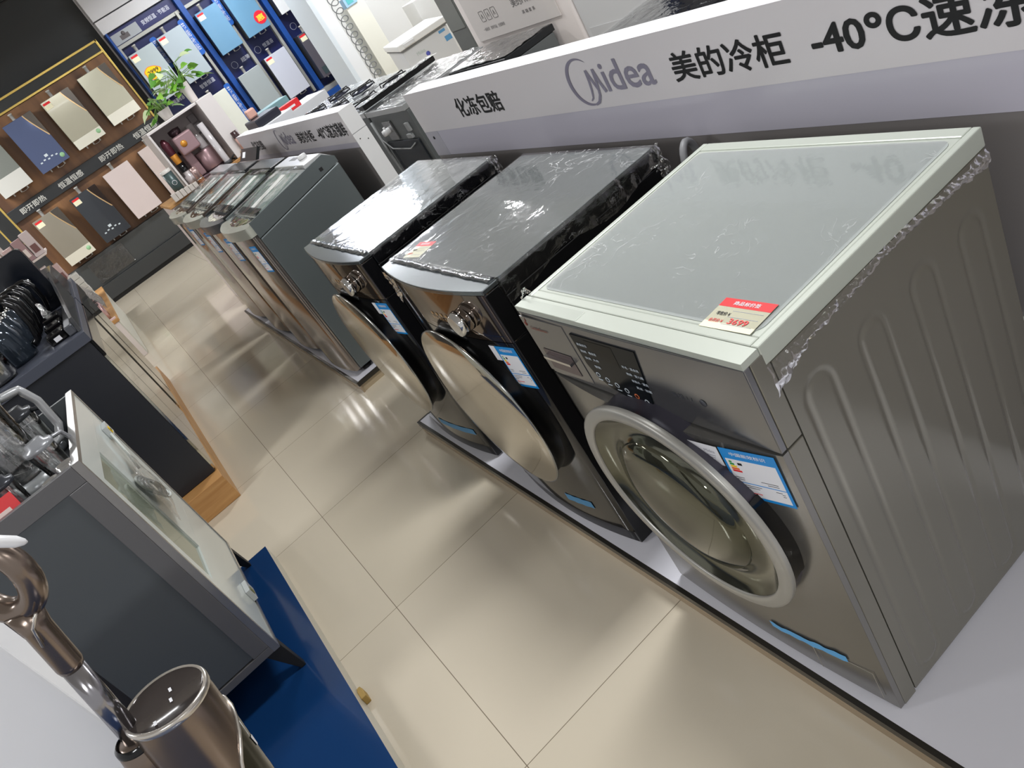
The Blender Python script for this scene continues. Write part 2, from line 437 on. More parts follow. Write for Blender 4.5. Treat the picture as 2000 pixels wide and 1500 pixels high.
sign_board(2.96, 5.285, .952, 'shorter white sign board with small crowded letters behind the top loading machines', (4.20, 1.058), [
    ('化冻包赔', 4.97, .30, 1.018, .066, .014), ('美的冷柜', 3.84, .31, 1.017, .066, .012),
    ('-40℃速冻锁鲜', 3.455, .455, 1.019, .070, .016)])
t = thing('socket_plate', 'small pale grey socket plate on the dark lower panel beside the silver washer', 'socket', (.655, .06, .42))
mb = MB(); mb.box(.652, .01, .385, .6625, .10, .455); mb.build('cover', pm('socket_grey', (186, 188, 186), .4), t, bevel=.003)
mb = MB(); mb.box(.6505, .03, .41, .6519, .08, .43); mb.build('slot', DGREY, t)
# ================================================================== drum washing machines
def energy_label(parent, yl, yr, z1, z0, fx, qr_left=None, name='energy_label'):
    """blue and white energy sticker on a front face x = fx(y); yl is its left edge seen from the aisle"""
    o = Vector((fx(yl) - .0012, yl, z0)); u = Vector((fx(yr) - fx(yl), yr - yl, 0)); W_ = u.length; H = z1 - z0; u.normalize(); V = Vector((0, 0, 1))
    mb = MB()
    def R_(a, b, c_, d_, m, h=1): mb.mat(m); plate(mb, o, u, V, a * W_, b * H, c_ * W_, d_ * H, -.0004, .0003 * h)
    R_(0, 0, 1, 1, 0); R_(.05, .34, .95, .80, 1, 2); R_(.05, .06, .95, .32, 1, 2)
    for i, m in enumerate((2, 2, 3, 4, 5)): R_(.10, .73 - i * .045, .15 + i * .03, .765 - i * .045, m, 3)
    R_(.25, .70, .33, .745, 6, 3)
    for a, b, c_ in ((.08, .43, .25), (.08, .39, .24), (.55, .42, .85), (.65, .38, .85)): R_(a, b, c_, b + .008, 6, 3)
    for a, b, c_ in ((.08, .28, .5), (.08, .24, .45), (.08, .20, .25), (.85, .24, .9), (.85, .20, .9), (.75, .27, .86)): R_(a, b, c_, b + .008, 6, 3)
    R_(.08, .13, .45, .142, 5, 3)
    e = mb.build(name, [SKY, PAPER, GREEN, YEL, ORANGE, RED, INK], parent)
    text('lettering', '中国能效标识', PAPER, o + u * (.18 * W_) + V * (.875 * H), u, V, .01, e, bold=.01, width=.64 * W_, height=.07 * H, ext=.0006)
    if qr_left:
        yl2, yr2, za, zb = qr_left
        o2 = Vector((fx(yl2) - .0012, yl2, zb)); u2 = Vector((fx(yr2) - fx(yl2), yr2 - yl2, 0)); W2 = u2.length; u2.normalize()
        mb = MB(); plate(mb, o2, u2, V, 0, 0, W2, za - zb, -.0004, .0003)
        mb.mat(1)
        if W2 > .04:
            for k in range(3): plate(mb, o2, u2, V, .58 * W2, (.22 + .12 * k) * (za - zb), (.80 + .03 * k) * W2, (.25 + .12 * k) * (za - zb), .0003, .0006)
        q = mb.build('service_label', [PAPER, pm('faint_grey', (160, 160, 170), .5)], parent)
        if W2 > .04: text('lettering', 'Midea', pm('faint_grey', (160, 160, 170), .5), o2 + u2 * (.58 * W2) + V * (.62 * (za - zb)), u2, V, .01, q, width=.30 * W2, ext=.0006)
    return e

def price_tag(parent, o, u, v, W_, H, price, name='price_tag'):
    o = Vector(o); u = Vector(u).normalized(); v = Vector(v).normalized()
    mb = MB(); plate(mb, o, u, v, 0, 0, W_, H, 0, .0006); mb.mat(1); plate(mb, o, u, v, 0, .72 * H, W_, H, .0006, .0009)
    mb.mat(2)
    for b in (.60, .40, .16): plate(mb, o, u, v, .35 * W_, b * H, .93 * W_, (b + .012) * H, .0006, .0009)
    e = mb.build(name, [CREAM, RED, pm('faint_grey', (160, 160, 170), .5)], parent)
    text('lettering', '商品标价签', PAPER, o + u * (.25 * W_) + v * (.79 * H), u, v, .01, e, bold=.015, width=.5 * W_, height=.13 * H, ext=.0013)
    text('lettering', '零售价 ¥', INK, o + u * (.10 * W_) + v * (.42 * H), u, v, .01, e, bold=.01, width=.27 * W_, height=.12 * H, ext=.0012)
    text('lettering', '会员价 ¥', INKRED, o + u * (.08 * W_) + v * (.18 * H), u, v, .01, e, bold=.01, width=.27 * W_, height=.12 * H, ext=.0012)
    if price: text('lettering', price, INKRED, o + u * (.45 * W_) + v * (.19 * H), u, v, .01, e, bold=.02, width=.36 * W_, height=.17 * H, ext=.0012)
    return e

def arc(x0, y0, y1, b, n=16):
    yc = (y0 + y1) / 2; h = (y1 - y0) / 2
    return [(x0 - b * (1 - ((y0 + (y1 - y0) * i / n - yc) / h) ** 2), y0 + (y1 - y0) * i / n) for i in range(n + 1)]

def side_panel(x0, x1, y, z0, z1, mat, parent, sgn=-1, ribs=(), name='side_panel', depth=.0018):
    """sheet metal side with pressed capsule shaped grooves"""
    mb = MB(); nu, nv = 150, 60
    def sd(x, z):
        d = 1e9
        for cx, r, za, zb in ribs:
            zz = min(max(z, za), zb); d = min(d, abs(math.hypot(x - cx, z - zz) - r))
        return d
    def f(u, v):
        x = x0 + (x1 - x0) * u; z = z0 + (z1 - z0) * v
        d = sd(x, z)
        return (x, y - sgn * depth * max(0.0, 1 - (d / .007) ** 2) if d < .007 else y, z)
    # finer rows near the groove ends
    mb.grid(f, nu, nv if not ribs else 150)
    yb = y - sgn * .012
    mb.add([(x0, yb, z0), (x1, yb, z0), (x1, yb, z1), (x0, yb, z1)], [(0, 1, 2, 3)], False)
    for a, b in (((x0, z0), (x1, z0)), ((x1, z0), (x1, z1)), ((x1, z1), (x0, z1)), ((x0, z1), (x0, z0))):
        mb.add([(a[0], y, a[1]), (b[0], y, b[1]), (b[0], yb, b[1]), (a[0], yb, a[1])], [(0, 1, 2, 3)], False)
    return mb.build(name, mat, parent)

def film_sheet(parent, fn, nu, nv, mat, amp=.002, sc=40, name='plastic_film', seed=0):
    mb = MB()
    def g(u, v):
        p = Vector(fn(u, v)); q = p * sc + Vector((seed, seed * 2, 0))
        d = noise.noise_vector(q) * amp
        d.z = abs(d.z)
        return p + d
    mb.grid(g, nu, nv, True)
    return mb.build(name, mat, parent, fixn=False)

def silver_washer():
    y0, y1 = 0.0, .60; ZT = P + .85; D = .56
    t = thing('washing_machine', 'silver grey drum washing machine nearest the camera, with a square black touch display', 'washing machine', (D / 2, .3, P), 'drum washing machines on the platform')
    S_SIDE = pm('silver_side', (136, 133, 123), .18, .6); S_TOP = pm('silver_top', (186, 191, 181), .38, .25)
    S_LID = pm('silver_lid', (188, 193, 191), .20, .3); S_FRONT = pm('silver_front', (138, 136, 132), .26, .75)
    S_CTRL = pm('silver_control', (132, 132, 134), .20, .8); RING = pm('door_ring', (166, 164, 158), .36, .4)
    # body shell
    mb = MB(); mb.box(.045, y0 + .012, P + .015, D - .004, y1 - .012, ZT - .036); mb.build('body', S_SIDE, t)
    ribs = [(cx, .029, P + .06, ZT - .14) for cx in (.105, .232, .36, .488)]
    side_panel(.047, D, y0, P + .012, ZT - .034, S_SIDE, t, -1, ribs)
    side_panel(.047, D, y1, P + .012, ZT - .034, S_SIDE, t, 1, ())
    for ya, yb in ((y0 + .0002, y0 + .03), (y1 - .03, y1 - .0002)):
        mb = MB(); mb.box(.0125, ya, P + .004, .0455, yb, P + .6745); mb.build('front_post', S_SIDE, t, bevel=.0015)
        mb = MB(); mb.box(.0125, ya, P + .6775, .0455, yb, ZT - .0125); mb.build('corner_cap', S_SIDE, t, bevel=.0015)
    # top: narrow front fascia strip, frame and lid
    mb = MB(); mb.box(.0, y0, ZT - .012, .034, y1, ZT); mb.mat(1); mb.box(.0005, y1 - .21, ZT, .026, y1 - .002, ZT + .0006); mb.build('top_fascia', [S_TOP, pm('silver_top_b', (176, 181, 171), .38, .25)], t, bevel=.002)
    mb = MB(); mb.box(.0355, y0, ZT - .034, D + .006, y0 + .014, ZT); mb.box(.0355, y1 - .014, ZT - .034, D + .006, y1, ZT)
    mb.box(.0355, y0 + .014, ZT - .034, .055, y1 - .014, ZT); mb.box(D - .022, y0 + .014, ZT - .034, D + .006, y1 - .014, ZT)
    mb.box(.055, y0 + .014, ZT - .034, D - .022, y1 - .014, ZT - .0015)
    mb.build('top_frame', S_TOP, t, bevel=.0025)
    mb = MB()
    pr = rrect(.062, y0 + .022, D - .03, y1 - .022, .02)
    mb.prismz(pr, ZT - .0014, ZT - .0004); mb.build('lid', S_LID, t)
    # front panels
    fc = lambda y: .0 - .004 * (1 - ((y - .3) / .3) ** 2)
    def bz(zl):
        ks = ((0, .011), (.10, .020), (.30, .033), (.50, .036), (.62, .032), (.68, .024))
        for (a, va), (b, vb) in zip(ks, ks[1:]):
            if zl <= b: return va + (vb - va) * max(0, zl - a) / (b - a)
        return ks[-1][1]
    fz = lambda y, zl: .0 - bz(zl) * (1 - ((y - .3) / .3) ** 2)
    fl = lambda y: fz(y, .63)
    ZS = P + .678
    mb = MB(); mb.prismz(arc(.0, y0 + .0006, y1 - .0006, .004) + [(.012, y1 - .0006), (.012, y0 + .0006)], ZS, ZT - .0125, False); mb.build('control_panel', S_CTRL, t, bevel=.0015)
    mb = MB(); za, zb = P + .006, ZS - .004
    mb.grid(lambda u, v: (fz(y0 + .001 + .598 * u, .006 + .668 * v), y0 + .001 + .598 * u, za + (zb - za) * v), 24, 20)
    for v_, z_ in ((0, za), (1, zb)):
        for i in range(24):
            ya, yb = y0 + .001 + .598 * i / 24, y0 + .001 + .598 * (i + 1) / 24; zl = .006 + .668 * v_
            mb.add([(fz(ya, zl), ya, z_), (fz(yb, zl), yb, z_), (.012, yb, z_), (.012, ya, z_)], [(0, 1, 2, 3)], False)
    for y_ in (y0 + .001, y0 + .599): mb.add([(0, y_, za), (0, y_, zb), (.012, y_, zb), (.012, y_, za)], [(0, 1, 2, 3)], False)
    mb.add([(.012, y0 + .001, za), (.012, y0 + .599, za), (.012, y0 + .599, zb), (.012, y0 + .001, zb)], [(0, 1, 2, 3)], False)
    mb.build('front_panel', S_FRONT, t)
    mb = MB(); mb.box(.012, y0 + .02, P + .0, .06, y1 - .02, P + .006); mb.build('toe_strip', BLACKM, t)
    for yy in (y0 + .05, y1 - .05):
        for xx in (.07, D - .06):
            mb = MB(); mb.lathe([(0, 0), (.02, 0), (.02, .01), (.008, .011), (.008, .02), (0, .02)], (xx, yy, P), 'z', 16); mb.build('foot', BLACKM, t)
    # detergent drawer
    mb = MB(); xx = -.0042
    mb.box(xx, .445, ZS + .012, xx + .0022, y1 - .004, ZT - .02); dr = mb.build('detergent_drawer', S_CTRL, t)
    mb = MB(); mb.add([(xx - .001, .575, P + .752), (xx - .001, .475, P + .752), (xx - .001, .475, P + .700), (xx - .001, .575, P + .700),
                       (xx + .0, .575, P + .752)], [(0, 1, 2, 3)])
    mb.mat(1); mb.box(xx - .010, .478, P + .732, xx - .0012, .572, P + .738)
    mb.build('finger_grip', [pm('grip_shade', (96, 82, 86), .25, .4), CHROME], dr)
    U = (0, -1, 0); V = (0, 0, 1)
    SW = pm('swan_red', (120, 48, 34), .4)
    lg = text('logo', 'LittleSwan', SW, (xx - .0006, .572, P + .802), U, V, .01, t, bold=.01, width=.06)
    mb = MB(); mb.lathe([(0, 0), (.005, 0), (.005, -.0006), (0, -.0006)], (xx, .585, P + .812), 'x', 10); mb.add([(xx - .0006, .583, P + .815), (xx - .0006, .579, P + .83), (xx - .0006, .577, P + .82)], [(0, 1, 2)]); mb.build('swan_mark', SW, t)
    # touch display with curved lower left corner
    xd = -.0062
    dp = [(.425, P + .82), (.24, P + .82), (.27, P + .685), (.33, P + .688), (.38, P + .70), (.41, P + .722), (.423, P + .75)]
    mb = MB(); mb.prismx(dp, xd, xd + .003); dsp = mb.build('display', pm('display_glass', (14, 19, 23), .2, spec=.12), t)
    mb = MB(); mb.prismx([(.385, P + .814), (.305, P + .814), (.31, P + .765), (.345, P + .775), (.37, P + .79)], xd - .0004, xd - .0001); mb.build('screen', pm('screen_black', (6, 7, 9), .2, spec=.12), dsp)
    lit = pm('panel_print', (205, 214, 222), .5)
    rows = [(.415, .797, '高温自洁', .03), (.415, .781, '羽绒', .018), (.39, .781, '桶自洁', .022), (.412, .765, '快洗', .018), (.388, .765, '大件', .018), (.395, .748, '智能', .018),
            (.30, .772, '羊毛 · 混合洗', .045), (.297, .757, '棉麻 · 婴儿服', .045), (.292, .742, '单脱水 · 漂洗', .043), (.289, .727, '真丝 · 除菌', .04)]
    for y_, z_, s_, w_ in rows: text('lettering', s_, lit, (xd - .0003, y_, P + z_), U, V, .01, dsp, bold=.008, width=w_, height=.006)
    mb = MB()
    for k in range(6):
        yk = .402 - k * .024; zk = P + .728 - k * .0062
        mb.mat(1 if k == 4 else 0)
        mb.lathe([(.0042, 0), (.006, 0), (.006, -.0004), (.0042, -.0004)], (xd - .0002, yk, zk), 'x', 12)
        mb.mat(0); mb.box(xd - .0006, yk - .006, zk - .013, xd - .0002, yk + .006, zk - .011)
    mb.build('touch_key', [lit, pm('key_orange', (226, 120, 70), .5)], dsp)
    gm = pm('mark_grey', (72, 74, 80), .4)
    text('badge', '变频 1.1', gm, (-.0032, .195, P + .737), U, V, .01, t, width=.045, height=.010)
    mb = MB(); mb.lathe([(0, 0), (.007, 0), (.007, -.0006), (0, -.0006)], (-.003, .125, P + .742), 'x', 14); mb.build('round_mark', gm, t)
    # door
    c = (-.052, .293, P + .460)
    mb = MB(); mb.lathe([(.217, .0035), (.2175, .001), (.219, -.001), (.228, -.0015), (.239, -.001), (.2435, .001), (.2445, .005), (.244, .012)], c, 'x', 72); d = mb.build('door', RING, t)
    mb = MB(); mb.lathe([(.2435, .0115), (.240, .016), (.237, .030), (.238, .05)], c, 'x', 72); mb.build('door_rim', pm('rim_dark', (72, 70, 80), .3, .3), d)
    mb = MB(); mb.lathe([(.217, .004), (.208, .012), (.192, .020), (.172, .022), (.160, .016), (.155, .012)], c, 'x', 72); mb.build('inner_bezel', pm('bezel_bronze', (104, 104, 92), .12, .85), d)
    mb = MB(); mb.lathe([(.155, .012), (.152, .005), (.12, -.003), (.08, -.008), (.04, -.011), (0.0001, -.012)], c, 'x', 72); mb.build('porthole_glass', pm('porthole', (92, 92, 78), .06, .8), d)
    mb = MB(); mb.lathe([(.172, .0215), (.160, .0155), (.157, .0125), (.170, .0185)], c, 'x', 40, a0=math.radians(250), a1=math.radians(330)); 
    mb.build('dark_inset', pm('inset_navy', (16, 20, 32), .1), d)
    mb = MB(); mb.lathe([(.2452, .0125), (.243, .018), (.241, .030), (.2415, .048)], c, 'x', 24, a0=math.radians(152), a1=math.radians(196)); hd = mb.build('handle', BLACK, d)
    # lower service flap and tape
    fx = lambda y: fz(y, .07) - .0022
    mb = MB()
    a = [(fx(y), y) for y in (.02, .10, .17)]
    o_ = Vector((fx(.155) - .0006, .155, P + .025)); u = Vector((fx(.025) - fx(.155), -.13, 0)).normalized()
    mb.mat(0); L = .13
    for r in ((0, .078, L, .0795), (L - .0015, 0, L, .078), (0, 0, .0015, .078)): plate(mb, o_, u, V, *r, 0, .0006)
    mb.build('service_flap', pm('seam_light', (176, 172, 164), .3, .5), t)
    def tape(y_a, y_b, za, zb, wv, mat):
        mb = MB(); n = 16
        def f(u_, v_):
            y = y_a + (y_b - y_a) * u_; z = za + (zb - za) * u_ + (v_ - .5) * wv * (1 + .12 * math.sin(u_ * 23)); 
            return (fz(y, z - P) - .0022 - .0012 * abs(math.sin(u_ * 9)), y, z + .0015 * math.sin(u_ * 31))
        mb.grid(f, n, 3); return mb.build('blue_tape', mat, t, fixn=False)
    tape(.252, .072, P + .098, P + .117, .021, pm('tape_blue', (92, 168, 224), .5))
    energy_label(t, .114, .016, P + .670, P + .558, lambda y: fz(y, .585) - .001, (.186, .118, P + .668, P + .626))
    price_tag(t, (.052, .128, ZT + .0005), (0.03, -1, 0), (1, .03, 0), .098, .066, '3699')
    # film left on the lid and the torn strip hanging along the near edge
    film_sheet(t, lambda u, v: (.066 + (D - .10) * u, .026 + .548 * v, ZT + .0012), 60, 60, film_mat('lid_film', .02, 22, .25, dist=.0015), .0003, 10, 'lid_film')
    mb = MB()
    def strip(u, v):
        x = .03 + .525 * u; q = Vector((u * 34, v * 5, 3.1)); nn = noise.noise_vector(q)
        wv = .014 + .046 * max(0, 1 - u / .16) + .012 * max(0, (u - .84) / .16) + .004 * noise.noise(Vector((u * 9, 0, 0)))
        wv += .0
        z = ZT - .030 - .004 * math.sin(u * 9) - wv * (1.0 if u > .12 else .9) * v
        return (x + nn.x * .003, -.004 - abs(nn.y) * .010 - .006 * math.sin(v * math.pi), z + nn.z * .003)
    mb.grid(strip, 170, 8); mb.build('torn_film_strip', film_mat('strip_film', .015, 30, .3, dist=.003, ior=1.3), t, fixn=False)
    mb = MB()
    def tuft(u, v):
        nn = noise.noise_vector(Vector((u * 6, v * 6, 9.0)))
        return (.022 + .02 * u + nn.x * .006, .592 + .012 * v + nn.y * .004, ZT + .003 + .018 * math.sin(u * 3.1) * (1 - v) + nn.z * .006)
    mb.grid(tuft, 14, 8); mb.build('film_tuft', film_mat('strip_film', .015, 30, .3, dist=.003, ior=1.3), t, fixn=False)
    return t
silver_washer()

def black_washer(oy, label, tagged, x0=.015, wd=.605):
    y0, y1 = oy, oy + wd; ZT = P + .85; D = .56; yc = (y0 + y1) / 2; ZS = P + .705
    t = thing('washing_machine', label, 'washing machine', (D / 2, yc, P), 'drum washing machines on the platform')
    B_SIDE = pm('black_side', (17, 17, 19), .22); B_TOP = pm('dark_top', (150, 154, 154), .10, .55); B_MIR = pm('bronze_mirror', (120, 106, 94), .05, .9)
    B_FRONT = pm('black_front', (30, 30, 31), .09, .3, coat=.6)
    mb = MB(); mb.box(x0 + .045, y0, P + .015, D, y1, ZT - .045); mb.build('body', B_SIDE, t, bevel=.003)
    for (ya, yb) in ((y0, y0 + .03), (y1 - .03, y1)):
        mb = MB(); mb.box(x0 + .001, ya, P + .006, x0 + .0435, yb, ZS - .001); mb.build('front_post', B_SIDE, t, bevel=.002)
        mb = MB(); mb.box(x0 + .001, ya, ZS + .0005, x0 + .0435, yb, ZT - .014); mb.build('corner_cap', B_SIDE, t, bevel=.002)
    bl = .030
    f = lambda y: x0 - bl * (1 - ((y - yc) / (wd / 2)) ** 2)
    mb = MB(); mb.box(x0 + .046, y0 - .0005, ZT - .044, D + .008, y1 + .0005, ZT - .006); mb.build('top_frame', B_SIDE, t, bevel=.003)
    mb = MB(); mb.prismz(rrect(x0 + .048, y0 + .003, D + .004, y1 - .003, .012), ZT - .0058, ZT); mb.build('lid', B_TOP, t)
    mb = MB(); mb.prismz(arc(x0, y0, y1, bl + .003) + [(x0 + .046, y1), (x0 + .046, y0)], ZT - .012, ZT - .0005); mb.build('top_fascia', pm('fascia_steel', (112, 117, 119), .16, .75), t, bevel=.002)
    mb = MB(); mb.prismz(arc(x0, y0 + .001, y1 - .001, bl) + [(x0 + .03, y1 - .001), (x0 + .03, y0 + .001)], ZS, ZT - .0125, True); cp = mb.build('control_panel', B_MIR, t)
    mb = MB(); mb.prismz(arc(x0, y0 + .001, y1 - .001, bl) + [(x0 + .03, y1 - .001), (x0 + .03, y0 + .001)], P + .05, ZS - .003, True); mb.build('front_panel', B_FRONT, t)
    mb = MB(); mb.prismz(arc(x0 + .002, y0 + .003, y1 - .003, bl) + [(x0 + .03, y1 - .003), (x0 + .03, y0 + .003)], P + .006, P + .048, True); mb.build('toe_strip', pm('toe_black', (24, 24, 26), .3), t)
    for yy in (y0 + .05, y1 - .05):
        for xx in (x0 + .08, D - .06):
            mb = MB(); mb.lathe([(0, 0), (.02, 0), (.02, .01), (.008, .011), (.008, .016), (0, .016)], (xx, yy, P), 'z', 16); mb.build('foot', BLACKM, t)
    # bright seam line under the panel, dial
    mb = MB(); n = 14
    for i in range(n):
        ya = y0 + .02 + (.36) * i / n; yb = y0 + .02 + (.36) * (i + 1) / n
        mb.add([(f(ya) - .0006, ya, P + .722), (f(yb) - .0006, yb, P + .722), (f(yb) - .0006, yb, P + .7232), (f(ya) - .0006, ya, P + .7232)], [(0, 1, 2, 3)])
    mb.build('seam_line', CHROME, t, fixn=False)
    ky = y0 + .135; kz = P + .768; kx = f(ky)
    mb = MB(); mb.lathe([(.031, .001), (.031, -.012), (.033, -.013), (.033, -.022), (.031, -.030), (.0285, -.033)], (kx, ky, kz), 'x', 36); k = mb.build('dial', CHROME, t)
    mb = MB(); mb.lathe([(.0285, -.033), (.012, -.0335), (.0001, -.034)], (kx, ky, kz), 'x', 36); mb.build('dial_face', pm('dial_brushed', (190, 190, 188), .24, .9), k)
    mb = MB(); mb.lathe([(.0336, -.0135), (.0336, -.0155)], (kx, ky, kz), 'x', 36); mb.build('dial_groove', BLACK, k)
    gold = pm('panel_gold_print', (176, 140, 96), .4)
    text('lettering', '智能 快洗 筒自洁', gold, (f(ky + .19) - .0012, ky + .19, P + .744), (0, -1, 0), (0, 0, 1), .01, cp, width=.12, height=.010)
    mb = MB()
    for q in range(5): mb.box(f(ky + .18 - q * .026) - .0012, ky + .175 - q * .026, P + .757, f(ky + .18 - q * .026) - .0004, ky + .185 - q * .026, P + .766)
    mb.build('panel_mark', gold, cp)
    # big mushroom door: mirrored disc on a dark flared neck
    c = (x0 - .066, yc, P + .456)
    mb = MB(); mb.lathe([(0.0001, -.010), (.08, -.0085), (.16, -.005), (.22, -.001), (.252, .003), (.262, .006)], c, 'x', 80); d = mb.build('door', pm('door_mirror', (196, 188, 174), .07, .92), t)
    mb = MB(); mb.lathe([(.262, .006), (.2655, .008), (.2655, .011), (.262, .013)], c, 'x', 80); mb.build('door_edge', pm('edge_chrome', (170, 170, 166), .15, .9), d)
    mb = MB(); mb.lathe([(.262, .0135), (.256, .020), (.250, .032), (.250, .048), (.256, .076)], c, 'x', 80); mb.build('door_neck', pm('neck_black', (8, 8, 9), .28), d)
    # hinge/handle lug at the top of the neck
    mb = MB(); mb.tube([(c[0] + .026, yc + .03, c[2] + .250), (c[0] + .034, yc + .0, c[2] + .262), (c[0] + .040, yc - .05, c[2] + .260), (c[0] + .046, yc - .10, c[2] + .236)], [.008, .014, .015, .010], 10)
    mb.build('door_lug', pm('neck_black', (8, 8, 9), .28), d)
    energy_label(t, y0 + .085, y0 + .012, P + .690, P + .565, lambda y: f(y) - .0004, (y0 + .108, y0 + .087, P + .690, P + .645))
    # blue film remnant low on the front
    mb = MB()
    def tp(u, v): 
        y = y0 + (.245 - .13 * u if tagged else .31 - .27 * u); return (f(y) - .0012 - .0006 * math.sin(u * 20), y, P + .090 + .026 * v + .014 * u)
    mb.grid(tp, 12, 2); mb.build('blue_tape', pm('tape_blue_dull', (70, 128, 170), .5), t, fixn=False)
    if tagged: price_tag(t, (x0 + .05, y1 - .065, ZT + .001), (.15, -1, 0), (1, .15, 0), .085, .07, None)
    # shrink film over the lid, gathered at front edge and running down the near side
    fm = film_mat('shrink_film', .03, 14, .35, dist=.003); fh = film_mat('shrink_film_tight', .035, 26, .6, dist=.005)
    film_sheet(t, lambda u, v: (x0 + .03 + (D - .02 - x0) * u, y0 + .002 + (wd - .004) * v, ZT + .0018), 70, 70, fm, .0008, 7, 'lid_film', oy)
    def dr(u, v):
        x = x0 + .04 + (D - .03 - x0) * u
        return (x, y0 - .003 - .004 * math.sin(v * 3.1), ZT + .001 - (.055 + .012 * math.sin(u * 11 + oy)) * v)
    film_sheet(t, dr, 90, 14, fh, .0045, 38, 'edge_film', oy + 2)
    def ft(u, v):
        y = y0 + .01 + (wd - .02) * u
        return (x0 + .048 - .028 * v * (1 - v * .2), y, ZT + .002 + .003 * math.sin(v * 3))
    film_sheet(t, ft, 60, 6, fh, .003, 50, 'front_fold_film', oy + 5)
    # gathered knot at the far back corner
    mb = MB()
    def kn(u, v):
        nn = noise.noise_vector(Vector((u * 5, v * 5, oy)))
        return (D - .01 + .022 * u + nn.x * .012, y0 - .012 + nn.y * .012, ZT + .006 - .085 * v + nn.z * .012)
    mb.grid(kn, 10, 16); mb.build('film_knot', fh, t, fixn=False)
    if tagged:
        mb = MB()
        def loose(u, v):
            nn = noise.noise_vector(Vector((u * 7, v * 7, oy + 4)))
            y = y1 - .015 - .14 * u * (1 - .3 * v)
            return (f(y) - .004 - abs(nn.x) * .008, y, ZT - .004 - .115 * v * (1 - .5 * u) + nn.z * .004)
        mb.grid(loose, 16, 20); mb.build('loose_film', fh, t, fixn=False)
    return t
black_washer(.765, 'black drum washing machine in the middle, a red price tag under its film', True)
black_washer(1.56, 'black drum washing machine at the far end of its platform, its lid glaring white', False)
# hose loop behind the middle machine
mb = MB(); mb.tube([(.60 + .035 * math.cos(a), .70 + .05 * math.cos(a) * .3, .84 + .06 * math.sin(a)) for a in [math.pi * (1.15 - 1.35 * i / 16) for i in range(17)]], .009, 8)
tag(mb.build('drain_hose', pm('hose_grey', (120, 120, 122), .5)), 'grey hose looping behind the middle and silver washers', 'hose')
